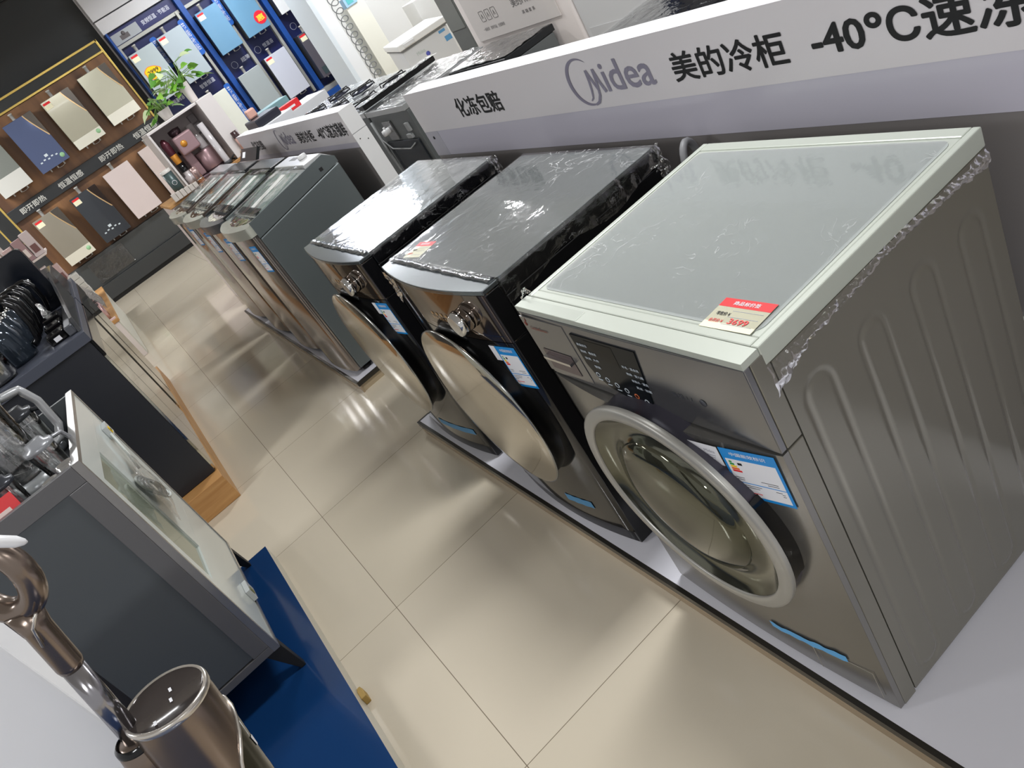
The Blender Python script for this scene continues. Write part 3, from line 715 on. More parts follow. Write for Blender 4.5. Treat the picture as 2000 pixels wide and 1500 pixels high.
# ================================================================== top loading machines
def top_loader(y0, y1, label, side, lip, lidc, style):
    t = thing('top_loading_washer', label, 'washing machine', (.27, (y0 + y1) / 2, P), 'top loading washing machines in a row')
    yc = (y0 + y1) / 2; wd = y1 - y0; Z0 = P + .03
    prof = [(.0, Z0), (.52, Z0), (.54, .985), (.485, 1.028), (.38, 1.03), (.06, .985), (.0, .975)]
    SM = pm(side[0], side[1], .32, .35)
    mb = MB(); mb.prismy([(.03, Z0), (.54, Z0), (.54, .955), (.03, .885)], y0 + .004, y1 - .004); mb.build('body', SM, t, bevel=.006)
    mb = MB(); up = [(.03, .888), (.54, .958), (.54, .988), (.488, 1.026), (.03, .968)]
    mb.prismy(up, y0 + .002, y0 + .012); mb.mat(1); mb.box(.44, y0 + .0005, .965, .458, y0 + .0019, .982); mb.build('side_cheek', [SM, BLACKM], t, bevel=.002)
    mb = MB(); mb.prismy(up, y1 - .012, y1 - .002); mb.build('side_cheek', SM, t, bevel=.002)
    FR = pm('front_reflecting', (150, 142, 138), .12, .85)
    mb = MB(); mb.prismz(arc(.006, y0 + .006, y1 - .006, .035) + [(.0299, y1 - .006), (.0299, y0 + .006)], Z0, .905, True); mb.build('front_panel', FR, t)
    # curved front lip with the lid in front of it
    mb = MB(); mb.prismz(arc(.0, y0 + .003, y1 - .003, .055) + [(.085, y1 - .003), (.085, y0 + .003)], .908, .958, True); mb.build('front_lip', pm(lip[0], lip[1], .25, .5), t, bevel=.006)
    # deck rim and lid (dark glass with pale label strips) under crinkled film
    mb = MB(); mb.prismy([(.085, .925), (.385, .985), (.385, 1.015), (.085, .963)], y0 + .0125, y1 - .0125); mb.build('lid_frame', pm(lidc[0], lidc[1], .3, .4), t)
    sl = (1.015 - .963) / .30
    zf = lambda x: .963 + sl * (x - .085)
    mb = MB(); mb.prismy([(.11, zf(.11) + .0004), (.36, zf(.36) + .0004), (.36, zf(.36) + .004), (.11, zf(.11) + .004)], y0 + .06, y1 - .06)
    gl = mb.build('lid_glass', pm('lid_glass_dark', (150, 162, 158), .08, .2), t)
    mb = MB(); mb.prismy([(.13, zf(.13) + .0045), (.35, zf(.35) + .0045), (.35, zf(.35) + .006), (.13, zf(.13) + .006)], yc - .045 - style * .02, yc + .03 - style * .02)
    mb.build('care_strip', pm('strip_white', (240, 240, 236), .4), gl)
    mb = MB(); mb.prismy([(.09, .966), (.128, .974), (.128, .979), (.09, .971)], yc - .2, yc + .2); mb.build('lid_grip', pm('grip_dark', (40, 42, 44), .3), t)
    # console at the back
    mb = MB(); mb.prismy([(.39, .97), (.53, .965), (.535, .992), (.487, 1.035), (.39, 1.033)], y0 + .0125, y1 - .0125)
    con = mb.build('console', pm('console_%d' % style, [(186, 186, 186), (34, 35, 37), (46, 47, 50), (150, 150, 152)][style], .25), t, bevel=.004)
    if style == 0:
        mb = MB(); mb.lathe([(.022, 0), (.024, .004), (.020, .018), (.0001, .019)], (.455, y0 + .19, 1.035), 'z', 24); mb.build('knob', WHITE, con)
        mb = MB(); [mb.box(.44 + .0 , y0 + .30 + k * .03, 1.0347, .47, y0 + .315 + k * .03, 1.0360) for k in range(4)]; mb.build('button_row', pm('button_grey', (110, 110, 112), .4), con)
    if style == 2:
        mb = MB(); mb.prismy([(.49, 1.036), (.545, 1.095), (.56, 1.085), (.51, 1.03)], y0 + .05, y1 - .05); sg = mb.build('raised_screen', pm('screen_dark', (44, 46, 48), .2), t)
        mb = MB(); mb.prismy([(.5045, 1.0526), (.5295, 1.0794), (.5287, 1.0802), (.5037, 1.0534)], yc + .08, yc + .16); mb.build('price_sticker', PAPER, sg)
    # feet, label, film
    mb = MB(); mb.prismz(arc(.035, y0 + .03, y1 - .03, .02) + [(.5, y1 - .03), (.5, y0 + .03)], P + .022, Z0, True); mb.build('plinth', pm('plinth_grey', (66, 68, 70), .5), t)
    for yy in (y0 + .05, y1 - .05):
        for xx in (.07, .47):
            mb = MB(); mb.lathe([(0, 0), (.024, 0), (.024, .012), (.012, .014), (.012, .0215), (0, .0215)], (xx, yy, P), 'z', 14); mb.build('foot', BLACKM, t)
    f = lambda y: .006 - .035 * (1 - ((y - yc) / (wd / 2 - .006)) ** 2)
    energy_label(t, y0 + .13, y0 + .05, .865, .72, f)
    film_sheet(t, lambda u, v: (.07 + .33 * u, y0 + .03 + (wd - .06) * v, zf(.07 + .33 * u) + .012 + .006 * noise.noise(Vector((u * 5, v * 5, y0)))), 46, 46, film_mat('lid_wrap', .01, 16, .3, dist=.003, ior=1.15), .003, 14, 'lid_wrap', y0)
    film_sheet(t, lambda u, v: (.075 - .125 * (1 - ((v - .5) / .5) ** 2) * u ** .7 * .62, y0 + .01 + (wd - .02) * v, .962 - .004 * u), 10, 40, film_mat('lid_wrap', .01, 16, .3, dist=.003, ior=1.15), .003, 30, 'lip_wrap', y0)
    return t
top_loader(2.985, 3.55, 'mid grey top loading washer nearest the camera, flat side facing it, white knob', ('tl_grey', (100, 107, 108)), ('lip_pale', (190, 192, 182)), ('lidf_grey', (170, 174, 172)), 0)
top_loader(3.62, 4.18, 'dark top loading washer second from the near end, with black lid frame', ('tl_dark', (52, 54, 54)), ('lip_dark', (96, 99, 104)), ('lidf_dark', (38, 40, 38)), 1)
top_loader(4.27, 4.83, 'top loading washer third from the near end, with upright dark screen panel', ('tl_bronze', (96, 86, 80)), ('lip_pale', (190, 192, 182)), ('lidf_grey', (170, 174, 172)), 2)
top_loader(4.93, 5.50, 'farthest top loading washer, next to the brown heater wall corner', ('tl_bronze', (96, 86, 80)), ('lip_pale', (190, 192, 182)), ('lidf_pale', (196, 198, 196)), 3)

# ================================================================== machines behind the boards, backs towards us
def back_row(x0, y0, y1, label, top, full=True, D=.58):
    t = thing('boxy_washer', label, 'washing machine', (x0 + .29, (y0 + y1) / 2, 0), 'machines behind the boards with their backs turned')
    Zt = .93
    G = pm('back_grey', (104, 108, 108), .4, .3)
    mb = MB(); mb.box(x0 + .006, y0, .05, x0 + D, y1, Zt - .035); mb.build('body', G, t, bevel=.005)
    mb = MB(); mb.box(x0 - .006, y0 - .004, Zt - .034, x0 + D + .01, y1 + .004, Zt); mb.build('top_plate', pm(top[0], top[1], .2, .3), t, bevel=.004)
    for yy in (y0 + .05, y1 - .05):
        for xx in (x0 + .06, x0 + D - .06):
            mb = MB(); mb.lathe([(0, 0), (.022, 0), (.022, .015), (.01, .017), (.01, .05), (0, .05)], (xx, yy, 0), 'z', 12); mb.build('foot', BLACKM, t)
    if full:
        mb = MB(); mb.box(x0 - .004, y0 + .05, .10, x0 + .0055, y1 - .05, Zt - .20); mb.build('service_cover', pm('cover_navy', (40, 46, 52), .35, .3), t, bevel=.012)
        mb = MB(); mb.tube([(x0 - .012, y1 - .03, Zt - .06), (x0 - .02, y1 - .05, Zt - .3), (x0 - .016, y1 - .06, Zt - .55), (x0 - .01, y1 - .08, .12)], .009, 8)
        mb.tube([(x0 - .012, y0 + .10, Zt - .22), (x0 - .014, y0 + .2, Zt - .25), (x0 - .014, y1 - .12, Zt - .24), (x0 - .018, y1 - .055, Zt - .18)], .004, 6)
        mb.build('hose', pm('hose_pale', (140, 142, 142), .4), t)
        mb = MB(); mb.box(x0 - .006, y1 - .28, Zt - .19, x0 + .0055, y1 - .16, Zt - .075); rc = mb.build('inlet_bracket', STEEL, t, bevel=.002)
        mb = MB(); mb.lathe([(0.0001, -.05), (.018, -.05), (.020, -.03), (.018, -.006)], (x0, y1 - .215, Zt - .125), 'x', 16); mb.lathe([(0.0001, .03), (.007, .03), (.007, 0)], (x0 - .03, y1 - .215, Zt - .125), 'z', 10); mb.build('inlet_valve', WHITE, rc)
        mb = MB(); mb.box(x0 - .010, y0 + .07, Zt - .15, x0 + .0055, y0 + .11, Zt - .10); mb.box(x0 - .012, y0 + .09, Zt - .19, x0 + .0055, y0 + .16, Zt - .165); mb.build('cable_clip', pm('clip_grey', (150, 152, 152), .4), t, bevel=.002)
        mb = MB(); mb.tube([(x0 - .004, y0 + .08, Zt - .42), (x0 - .006, y0 + .10, Zt - .36), (x0 - .006, y0 + .3, Zt - .35), (x0 - .006, y0 + .42, Zt - .37), (x0 - .004, y0 + .44, Zt - .6)], .005, 6); mb.build('pressed_ridge', pm('ridge_blue', (84, 96, 108), .3, .4), t)
    film_sheet(t, lambda u, v: (x0 + D * u, y0 + (y1 - y0) * v, Zt + .004), 40, 40, film_mat('back_wrap', .2, 22, .7), .008, 16, 'top_film', y0)
    return t
back_row(1.13, 3.42, 4.0, 'grey backed machine seen through the gap between the two sign boards', ('bt_pale', (176, 178, 178)))
back_row(1.14, 4.06, 4.62, 'film wrapped machine just behind the near end of the shorter sign board', ('bt_white', (196, 198, 198)), False)
back_row(1.16, 4.68, 5.24, 'film wrapped machine with dark stripes behind the middle of the shorter board', ('bt_pale', (176, 178, 178)), False)
back_row(1.20, 5.30, 6.0, 'farthest film wrapped machine behind the shorter board, beside the blue wall ledge', ('bt_white', (196, 198, 198)), False)
back_row(1.42, 2.72, 3.33, 'slim dark topped machine behind the far end of the long sign board', ('bt_dark', (40, 42, 44)), False, .30)
back_row(1.12, 1.3, 1.9, 'dark topped machine hidden behind the middle of the long board, only its rim showing', ('bt_dark', (40, 42, 44)), False)
# black glass lid propped on the near wrapped machine
t = thing('glass_hob', 'long black glass edge lying on film wrapped machines behind the boards', 'hob', (1.4, 4.0, .94))
mb = MB(); mb.box(1.12, 3.95, .945, 1.68, 4.04, .978); mb.build('slab', BLACK, t, bevel=.006)
mb = MB(); 
for k in range(6): mb.lathe([(0, .010), (.012, .008), (.014, 0), (0, 0)], (1.2 + k * .085, 3.975, .975), 'z', 12)
mb.build('stud_row', CHROME, t)
film_sheet(t, lambda u, v: (1.1 + .6 * u, 3.93 + .13 * v, .978), 30, 10, FILM_HARD, .01, 24, 'wrap', 3)
for i, (x, y) in enumerate(((1.25, 4.22), (1.5, 4.26), (1.27, 4.85), (1.52, 4.9), (1.3, 5.45), (1.55, 5.5))):
    t = thing('hob_burner', ['round dark gas burner under film, nearest pair, left', 'round dark gas burner under film, nearest pair, right', 'round dark gas burner under film, middle pair, left', 'round dark gas burner under film, middle pair, right', 'round dark gas burner under film, farthest pair, left', 'round dark gas burner under film, farthest pair, right'][i], 'burner', (x, y, .946), 'gas burners laid on the wrapped machines')
    mb = MB(); mb.lathe([(.0, .0), (.09, .0), (.095, .008), (.06, .012), (.05, .02), (.0, .022)], (x, y, .946), 'z', 24); mb.build('burner_plate', pm('burner_dark', (40, 42, 56), .3, .5), t)
    mb = MB(); 
    for k in range(4):
        a = k * math.pi / 2 + .5; mb.tube([(x + .04 * math.cos(a), y + .04 * math.sin(a), .972), (x + .12 * math.cos(a), y + .12 * math.sin(a), .972), (x + .125 * math.cos(a), y + .125 * math.sin(a), .950)], .005, 6)
    mb.tube([(x + .04 * math.cos(a), y + .04 * math.sin(a), .972) for a in [q * math.pi / 8 for q in range(16)]], .005, 6, closed=True)
    mb.build('pan_support', BLACKM, t)
# ================================================================== far wall: brown and blue water heater displays
YW = 10.9
t = thing('brown_display_wall', 'brown display wall with two rows of flat water heaters and dark slogan band', 'display wall', (0, 10.75, 0))
mb = MB(); mb.box(-1.10, 10.75, .58, 1.02, 10.899, 2.40); mb.build('back_panel', pm('walnut_panel', (96, 68, 50), .35, var=(2.0, (150, 108, 72), (2.2, 1, .25))), t)
GOLD = pm('gold_trim', (226, 196, 110), .28, .8)
mb = MB()
for a in ((-1.10, 2.405, 1.02, 2.43), (-1.10, 2.535, 1.045, 2.56)): mb.box(a[0], 10.735, a[1], a[2], 10.76, a[3])
mb.box(1.02, 10.735, 1.52, 1.045, 10.76, 2.56); mb.box(-1.125, 10.735, 1.15, -1.10, 10.76, 2.56)
mb.box(-1.30, 10.735, 1.15, -1.28, 10.76, 2.56); mb.box(-1.28, 10.735, 1.13, -1.10, 10.76, 1.155)
mb.build('gold_trim', GOLD, t, bevel=.003)
mb = MB(); mb.box(-1.10, 10.745, 2.43, 1.02, 10.899, 2.535); mb.build('header', pm('charcoal_header', (54, 56, 56), .5), t)
mb = MB(); mb.box(-1.10, 10.70, 1.375, 1.02, 10.7499, 1.525); bd = mb.build('slogan_band', pm('band_dark', (46, 48, 50), .35), t, bevel=.004)
for s, x in (('即开即热', -.96), ('恒温恒感', -.43), ('即开即热', .155), ('恒温恒感', .66)):
    text('lettering', s, pm('letter_pale', (196, 196, 190), .4), (x, 10.6995, 1.415), (1, 0, 0), (0, 0, 1), .08, bd, bold=.02, width=.33, height=.072, ext=.004)
t = thing('dark_plinth', 'long dark stepped plinth on the floor under the brown display wall', 'plinth', (0, 10.6, 0))
mb = MB(); mb.box(-1.3, 10.62, .24, 1.14, 10.899, .58); mb.build('upper_step', pm('plinth_dark', (66, 68, 68), .4), t, bevel=.004)
mb = MB(); mb.box(-1.3, 10.57, .05, 1.14, 10.899, .239); mb.build('lower_step', pm('plinth_darker', (56, 58, 59), .35), t, bevel=.004)
mb = MB(); mb.box(-1.29, 10.60, 0, 1.13, 10.899, .05); mb.build('toe_recess', BLACKM, t)
film_sheet(t, lambda u, v: (-.82 + .5 * u, 10.612, .27 + .27 * v), 40, 24, film_mat('plinth_film', .05, 14, 1.0), .006, 9, 'torn_film', 4)

def heater(x0, x1, z0, z1, label, colr, metal=.15, rough=.18, tagc=None, band=None, wave=False, dots=False, round_sticker=None, ribbon=False, y=10.55, yb=10.745, pipes=True, group='flat water heaters on the brown wall', window=False):
    t = thing('water_heater', label, 'water heater', ((x0 + x1) / 2, yb, z0), group)
    mb = MB(); mb.box(x0 + .006, y + .012, z0 + .004, x1 - .006, yb, z1 - .004); mb.build('casing', pm('heater_case', (70, 72, 76), .4, .3), t, bevel=.004)
    mb = MB(); mb.box(x0, y, z0, x1, y + .0119, z1); fp = mb.build('front_panel', pm('heater_%d_%d_%d' % colr, colr, rough, metal, coat=.5), t, bevel=.004)
    cx = (x0 + x1) / 2 - .02
    mb = MB(); mb.lathe([(0, .085), (.026, .085), (.026, .07), (.020, .066), (.020, -.003)], (cx, (y + yb) / 2, z1), 'z', 14); mb.build('flue', pm('flue_pale', (196, 194, 188), .35, .3), t)
    if band:
        mb = MB(); mb.box(x0 + .001, y - .0012, z0 + .001, x1 - .001, y - .0001, z0 + band[0])
        mb.build('lower_band', pm('band_%d' % band[1][0], band[1], .08, .1), t)
    if wave:
        mb = MB(); n = 12; top = []; bot = []; pts = []
        for i in range(n + 1):
            u = i / n; pts.append((x1 - .105 + .105 * u ** 1.25, z1 - .002 - .31 * u))
        poly = pts + [(x1 - .001, z1 - .002)]
        mb.prismy(poly, y - .0016, y - .0002)
        mb.mat(1); pl2 = [(a - .012, b - .004) for a, b in pts] + [(a, b) for a, b in pts][::-1]
        mb.prismy(pl2, y - .0022, y - .0017)
        mb.build('corner_decor', [pm('decor_%d' % (1 if sum(colr) > 300 else 2), (92, 86, 80) if sum(colr) > 300 else (50, 40, 36), .2, .4), pm('decor_gold', (224, 190, 140), .2, .5)], t)
    if dots:
        mb = MB()
        for k in range(5): mb.box(x0 + .06 + k * .05, y - .001, z0 + .10 + .012 * (k % 2), x0 + .085 + k * .05, y - .0001, z0 + .115 + .012 * (k % 2))
        mb.box(x0 + .15, y - .001, z0 + .14, x0 + .19, y - .0001, z0 + .17)
        mb.build('key_row', pm('key_pale', (206, 216, 222), .4), t)
    if tagc:
        mb = MB(); mb.box(x0 + .015, y - .0012, z1 - .10, x0 + .105, y - .0002, z1 - .02); mb.mat(1); mb.box(x0 + .015, y - .0018, z1 - .045, x0 + .105, y - .0013, z1 - .02)
        mb.build('price_tag', [CREAM, RED], t)
    if round_sticker:
        mb = MB(); mb.lathe([(0, 0), (.028, 0), (.028, -.0012), (0, -.0012)], (x1 - .05, y - .0002, z0 + .07), 'y', 18); mb.build('round_sticker', pm('sticker_green', (150, 196, 150), .4), t)
    if pipes:
        mb = MB()
        for k in range(3): mb.lathe([(0, -.03), (.009, -.03), (.009, .003)], (x0 + .10 + k * .09, (y + yb) / 2, z0), 'z', 8)
        mb.tube([(x0 + .19, (y + yb) / 2, z0 - .02), (x0 + .20, (y + yb) / 2, z0 - .032), (x0 + .25, (y + yb) / 2, z0 - .034), (x0 + .28, (y + yb) / 2, z0 - .02), (x0 + .28, (y + yb) / 2, z0 + .002)], .003, 6)
        mb.build('pipe_stub', pm('stub_pale', (190, 190, 190), .4, .4), t)
    return t, fp
heater(-.98, -.61, 1.655, 2.285, 'grey heater at the left end of the upper brown row, cut by the frame', (120, 124, 118), band=(.20, (206, 206, 200)))
heater(-.47, -.10, 1.655, 2.285, 'blue grey mirror fronted heater second in the upper brown row', (92, 104, 140), .6, .06, wave=True, dots=True, round_sticker=True)
heater(.035, .41, 1.655, 2.285, 'beige heater with dark corner fan, third in the upper brown row', (176, 172, 152), .3, .12, tagc=True, band=(.11, (226, 224, 210)), wave=True, round_sticker=True)
heater(.545, .935, 1.67, 2.295, 'cream heater at the right end of the upper brown row by the gold trim', (198, 196, 176), .3, .12, band=(.13, (236, 234, 220)), wave=True)
heater(-.95, -.60, .645, 1.29, 'beige grey heater with cream foot, left end of the lower brown row', (152, 146, 132), .2, .2, tagc=True, band=(.12, (224, 220, 204)), wave=True, round_sticker=True)
heater(-.45, -.09, .63, 1.27, 'charcoal heater with pale keys in the lower brown row', (56, 60, 66), .2, .2, tagc=True, wave=True, dots=True)
heater(.04, .40, .65, 1.285, 'pinkish white heater in the middle of the lower brown row', (214, 200, 198), .0, .25)
heater(.56, .93, .65, 1.29, 'pinkish white heater partly hidden by the coffee machine display', (206, 192, 188), .0, .25)

# ---- blue display
NAVY = pm('navy_panel', (22, 36, 84), .35, var=(1.5, (30, 34, 88), (1, 1, 1))); BLUE = pm('blue_frame', (28, 74, 150), .35); GP = pm('grey_post', (172, 172, 166), .4, .2)
t = thing('blue_display_wall', 'tall blue and navy display wall for boilers right of the brown wall', 'display wall', (2.5, 10.75, 0))
mb = MB(); mb.box(1.16, 10.77, .66, 3.95, 10.899, 2.54); mb.build('back_panel', NAVY, t)
for xa, xb in ((1.16, 1.185), (2.10, 2.17), (3.06, 3.13), (3.88, 3.95)):
    mb = MB(); mb.box(xa, 10.66, .60, xb, 10.7699, 2.54); mb.build('blue_post', BLUE, t, bevel=.003)
for xa, xb, z in ((1.186, 1.215, 2.36), (2.03, 2.065, 2.36), (2.53, 2.575, 2.36), (2.985, 3.025, 2.36), (3.56, 3.60, 2.36)):
    mb = MB(); mb.box(xa, 10.70, .69, xb, 10.7699, z); mb.build('grey_post', GP, t, bevel=.002)
mb = MB(); mb.box(1.186, 10.72, 2.325, 2.09, 10.7699, 2.365); mb.box(2.18, 10.72, 2.325, 3.05, 10.7699, 2.365); mb.build('grey_rail', GP, t)
mb = MB(); mb.box(1.16, 10.60, .60, 3.95, 10.7699, .665); mb.build('grey_ledge', GP, t, bevel=.004)
mb = MB(); mb.box(1.16, 10.55, .0, 3.95, 10.899, .599); mb.build('blue_base', BLUE, t, bevel=.004)
mb = MB(); mb.box(1.19, 10.745, 2.37, 2.09, 10.7699, 2.52); mb.build('header_board', pm('header_navy', (40, 44, 96), .3), t)
mb = MB(); mb.box(1.20, 10.742, 2.375, 1.57, 10.7449, 2.50); mb.mat(1); mb.box(1.30, 10.7405, 2.40, 1.42, 10.7419, 2.455); mb.lathe([(0, 0), (.025, 0), (.025, -.001), (0, -.001)], (1.36, 10.7405, 2.465), 'y', 12)
mb.build('header_picture', [pm('picture_pale', (168, 172, 176), .4), pm('picture_figure', (96, 90, 92), .5)], t)
LP = pm('letter_pale2', (204, 208, 222), .4)
for s, x, z, w_ in (('变频恒温 · 节能浴', 1.62, 2.42, .40), ('超薄', 2.40, 1.475, .13), ('恒温浴', 2.76, 1.475, .16), ('零冷水', 3.36, 1.475, .16), ('变频瀑布浴', 1.30, 1.50, .20), ('智慧恒温', 1.74, 1.475, .22)):
    text('lettering', s, LP, (x, 10.744 if z > 2 else 10.7685, z), (1, 0, 0), (0, 0, 1), .06, t, bold=.015, width=w_)
for x in (2.29, 2.67, 3.27):
    mb = MB(); mb.lathe([(.04, 0), (.045, 0), (.045, -.001), (.04, -.001)], (x, 10.769, 1.50), 'y', 20); mb.build('round_icon', LP, t)
def ribbon(x, z0, z1, label, y=10.70):
    """blue vertical promotion strip beside a heater"""
    t = thing('promotion_strip', label, 'sign strip', (x, y, z0), 'blue promotion strips between the heaters')
    mb = MB(); mb.prismy(rrect(x, z0, x + .085, z1, .03), y - .02, y - .015); mb.build('strip_panel', pm('strip_blue', (36, 96, 186), .35), t)
    text('lettering', '节\n能\n补\n贴', LP, (x + .02, y - .0204, z0 + .06), (1, 0, 0), (0, 0, 1), .08, t, bold=.01, width=.045, height=z1 - z0 - .1)
ribbon(1.555, 1.86, 2.26, 'blue promotion strip between the two leftmost boilers')
ribbon(1.975, 1.80, 2.26, 'blue promotion strip right of the second boiler from the left')
ribbon(2.51, 1.90, 2.30, 'blue promotion strip between the two steel blue boilers')
ribbon(1.975, .86, 1.38, 'blue promotion strip right of the low white boiler')
G2 = 'boilers on the blue wall'
t, fp = heater(1.20, 1.545, 1.60, 2.21, 'pale blue grey boiler wearing a yellow price bubble', (176, 188, 192), .1, .2, tagc=True, y=10.53, yb=10.765, group=G2)
mb = MB(); pts = [(1.33 + .095 * math.cos(a) * (1 + .10 * math.cos(5 * a)), 1.93 + .07 * math.sin(a) * (1 + .10 * math.cos(3 * a))) for a in [i * 2 * math.pi / 30 for i in range(30)]]
mb.prismy(pts, 10.5285, 10.5295); mb.mat(1); mb.prismy([(1.33 + (a - 1.33) * 1.09, 1.93 + (b - 1.93) * 1.09) for a, b in pts], 10.5296, 10.5298); ps = mb.build('price_bubble', [YEL, ORANGE], t)
text('lettering', '2999', INK, (1.27, 10.528, 1.92), (1, 0, 0), (0, 0, 1), .06, ps, bold=.02, width=.14)
text('lettering', '惊爆价', pm('bubble_brown', (150, 60, 30), .5), (1.29, 10.528, 1.875), (1, 0, 0), (0, 0, 1), .03, ps, bold=.02, width=.09)
heater(1.61, 1.96, 1.60, 2.21, 'pale grey boiler without bubble right of the yellow one', (170, 182, 190), .1, .2, tagc=True, y=10.53, yb=10.765, group=G2)
heater(2.18, 2.50, 1.66, 2.21, 'steel blue boiler left of the one with the red disc', (104, 148, 180), .2, .2, tagc=True, y=10.53, yb=10.765, group=G2)
t, fp = heater(2.60, 2.95, 1.66, 2.21, 'steel blue boiler carrying a round red discount disc', (104, 150, 182), .2, .2, y=10.53, yb=10.765, group=G2)
mb = MB(); pts = [(2.88 + (.078 + .006 * (i % 2)) * math.cos(i * math.pi / 20), 1.80 + (.078 + .006 * (i % 2)) * math.sin(i * math.pi / 20)) for i in range(40)]
mb.prismy(pts, 10.526, 10.5295); rs = mb.build('discount_disc', pm('disc_red', (222, 30, 50), .4), t)
text('lettering', '惠', pm('disc_yellow', (250, 200, 60), .4), (2.83, 10.5255, 1.76), (1, 0, 0), (0, 0, 1), .08, rs, bold=.02, width=.10)
heater(3.15, 3.50, 1.68, 2.21, 'white boiler with small dark screen at the top of the blue wall', (224, 226, 228), .05, .2, y=10.53, yb=10.765, group=G2, dots=False)
heater(1.60, 1.95, .74, 1.35, 'white boiler half hidden by the white coffee display', (214, 216, 206), .0, .3, y=10.53, yb=10.765, group=G2)
heater(2.17, 2.50, .77, 1.36, 'grey boiler with blue sticker in the lower blue row', (158, 166, 168), .1, .2, tagc=False, y=10.53, yb=10.765, group=G2)
heater(2.60, 2.93, .79, 1.37, 'lavender white boiler with red tag in the lower blue row', (198, 202, 216), .05, .2, tagc=True, y=10.53, yb=10.765, group=G2)
t, fp = heater(3.155, 3.49, .77, 1.38, 'dark grey boiler with steel grille at the right end of the blue wall', (104, 100, 110), .4, .25, tagc=True, y=10.50, yb=10.765, group=G2)
mb = MB(); mb.box(3.20, 10.492, .80, 3.42, 10.4995, .90); mb.mat(1); mb.box(3.32, 10.488, .86, 3.40, 10.4915, .93); mb.build('front_grille', [pm('grille_teal', (96, 116, 120), .2, .7), BLACK], t)

# ================================================================== right background
t = thing('white_column', 'white column right of the blue wall with coiled cable hanging beside it', 'column', (2.93, 8.5, 0))
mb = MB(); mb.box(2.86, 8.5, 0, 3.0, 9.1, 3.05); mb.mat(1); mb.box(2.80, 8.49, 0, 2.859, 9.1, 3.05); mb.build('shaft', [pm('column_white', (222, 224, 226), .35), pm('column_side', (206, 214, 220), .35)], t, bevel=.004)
t = thing('cream_column', 'cream panel between the coiled cable and the white partition', 'panel', (3.3, 8.55, 0))
mb = MB(); mb.box(3.16, 8.5, 0, 3.40, 8.75, 1.36); mb.build('panel', pm('cream_panel', (218, 217, 206), .4), t, bevel=.004)
mb = MB(); mb.box(3.17, 8.49, 1.36, 3.32, 8.6, 1.46); mb.mat(1); mb.box(3.2, 8.488, 1.38, 3.28, 8.4895, 1.44)
tag(mb.build('gift_packet', [pm('packet_blue', (150, 186, 214), .4), pm('packet_teal', (90, 176, 180), .4)]), 'small blue and teal packet on top of the cream panel', 'packet')
mb = MB()
pts = []
for i in range(220):
    s = i / 219; a = s * 2 * math.pi * 14
    pts.append((3.08 + .055 * math.cos(a), 8.52 + .0 * a, 1.75 - 1.3 * s + .05 * math.sin(a)))
mb.tube(pts, .006, 6)
tag(mb.build('coiled_cable', pm('cable_grey', (110, 112, 112), .5)), 'grey coiled cable hanging in loops down the white column', 'cable')
mb = MB(); mb.box(3.0, 9.2, 0, 4.6, 9.3, 3.45); struct(mb.build('wall_partition', pm('partition_white', (206, 206, 204), .4)))
# chest freezer, turned a little
t = thing('chest_freezer', 'small white chest freezer with stickers standing before the white partition', 'freezer', (2.81, 6.96, 0))
t.rotation_euler = (0, 0, math.radians(-14.5))
FW = pm('freezer_white', (210, 211, 212), .3); FT = pm('freezer_lid', (232, 232, 230), .3)
mb = MB(); mb.box(2.81, 6.96, .05, 3.325, 7.80, .80); mb.build('cabinet', FW, t, bevel=.01)
mb = MB(); mb.box(2.79, 6.93, .815, 3.345, 7.82, .875); ld = mb.build('lid', FT, t, bevel=.012, seg=3)
mb = MB(); mb.box(2.80, 6.94, .80, 3.335, 7.81, .815); mb.build('gasket', pm('gasket_grey', (110, 110, 108), .5), t)
mb = MB(); mb.box(2.85, 6.912, .825, 2.97, 6.929, .86); mb.build('lid_handle', pm('handle_pale', (222, 222, 222), .25), ld, bevel=.004)
mb = MB(); mb.box(2.95, 6.9575, .53, 3.0, 6.9595, .62); mb.mat(1); mb.box(2.958, 6.957, .55, 2.992, 6.9574, .60); mb.mat(2); mb.lathe([(0, 0), (.022, 0), (.022, -.0015), (0, -.0015)], (3.03, 6.9595, .665), 'y', 14)
mb.mat(3); mb.box(3.22, 6.958, .755, 3.29, 6.9595, .78); mb.box(3.25, 6.958, .66, 3.32, 6.9595, .71); mb.mat(4)
for k in range(4): mb.box(3.02 + .01 * k, 6.958, .56 - .035 * k, 3.05 + .01 * k, 6.9595, .57 - .035 * k)
mb.build('sticker', [ORANGE, pm('sticker_peach', (250, 200, 150), .4), pm('sticker_violet', (84, 90, 176), .4), pm('sticker_blue', (90, 150, 196), .4), pm('sticker_pink', (206, 170, 176), .5)], t)
text('logo', 'Midea', pm('faint_green', (170, 184, 176), .4), (2.93, 6.9594, .695), (1, 0, 0), (0, 0, 1), .05, t, width=.09)
for xx in (2.86, 3.27):
    for yy in (7.0, 7.75):
        mb = MB(); mb.lathe([(0, 0), (.02, 0), (.02, .05), (0, .05)], (xx, yy, 0), 'z', 10); mb.build('foot', BLACKM, t)
mb = MB(); mb.box(3.55, 7.75, 0, 3.85, 8.05, 1.08); tag(mb.build('white_carton', pm('carton_white', (226, 227, 226), .4), bevel=.006), 'plain white box standing behind the chest freezer', 'box')
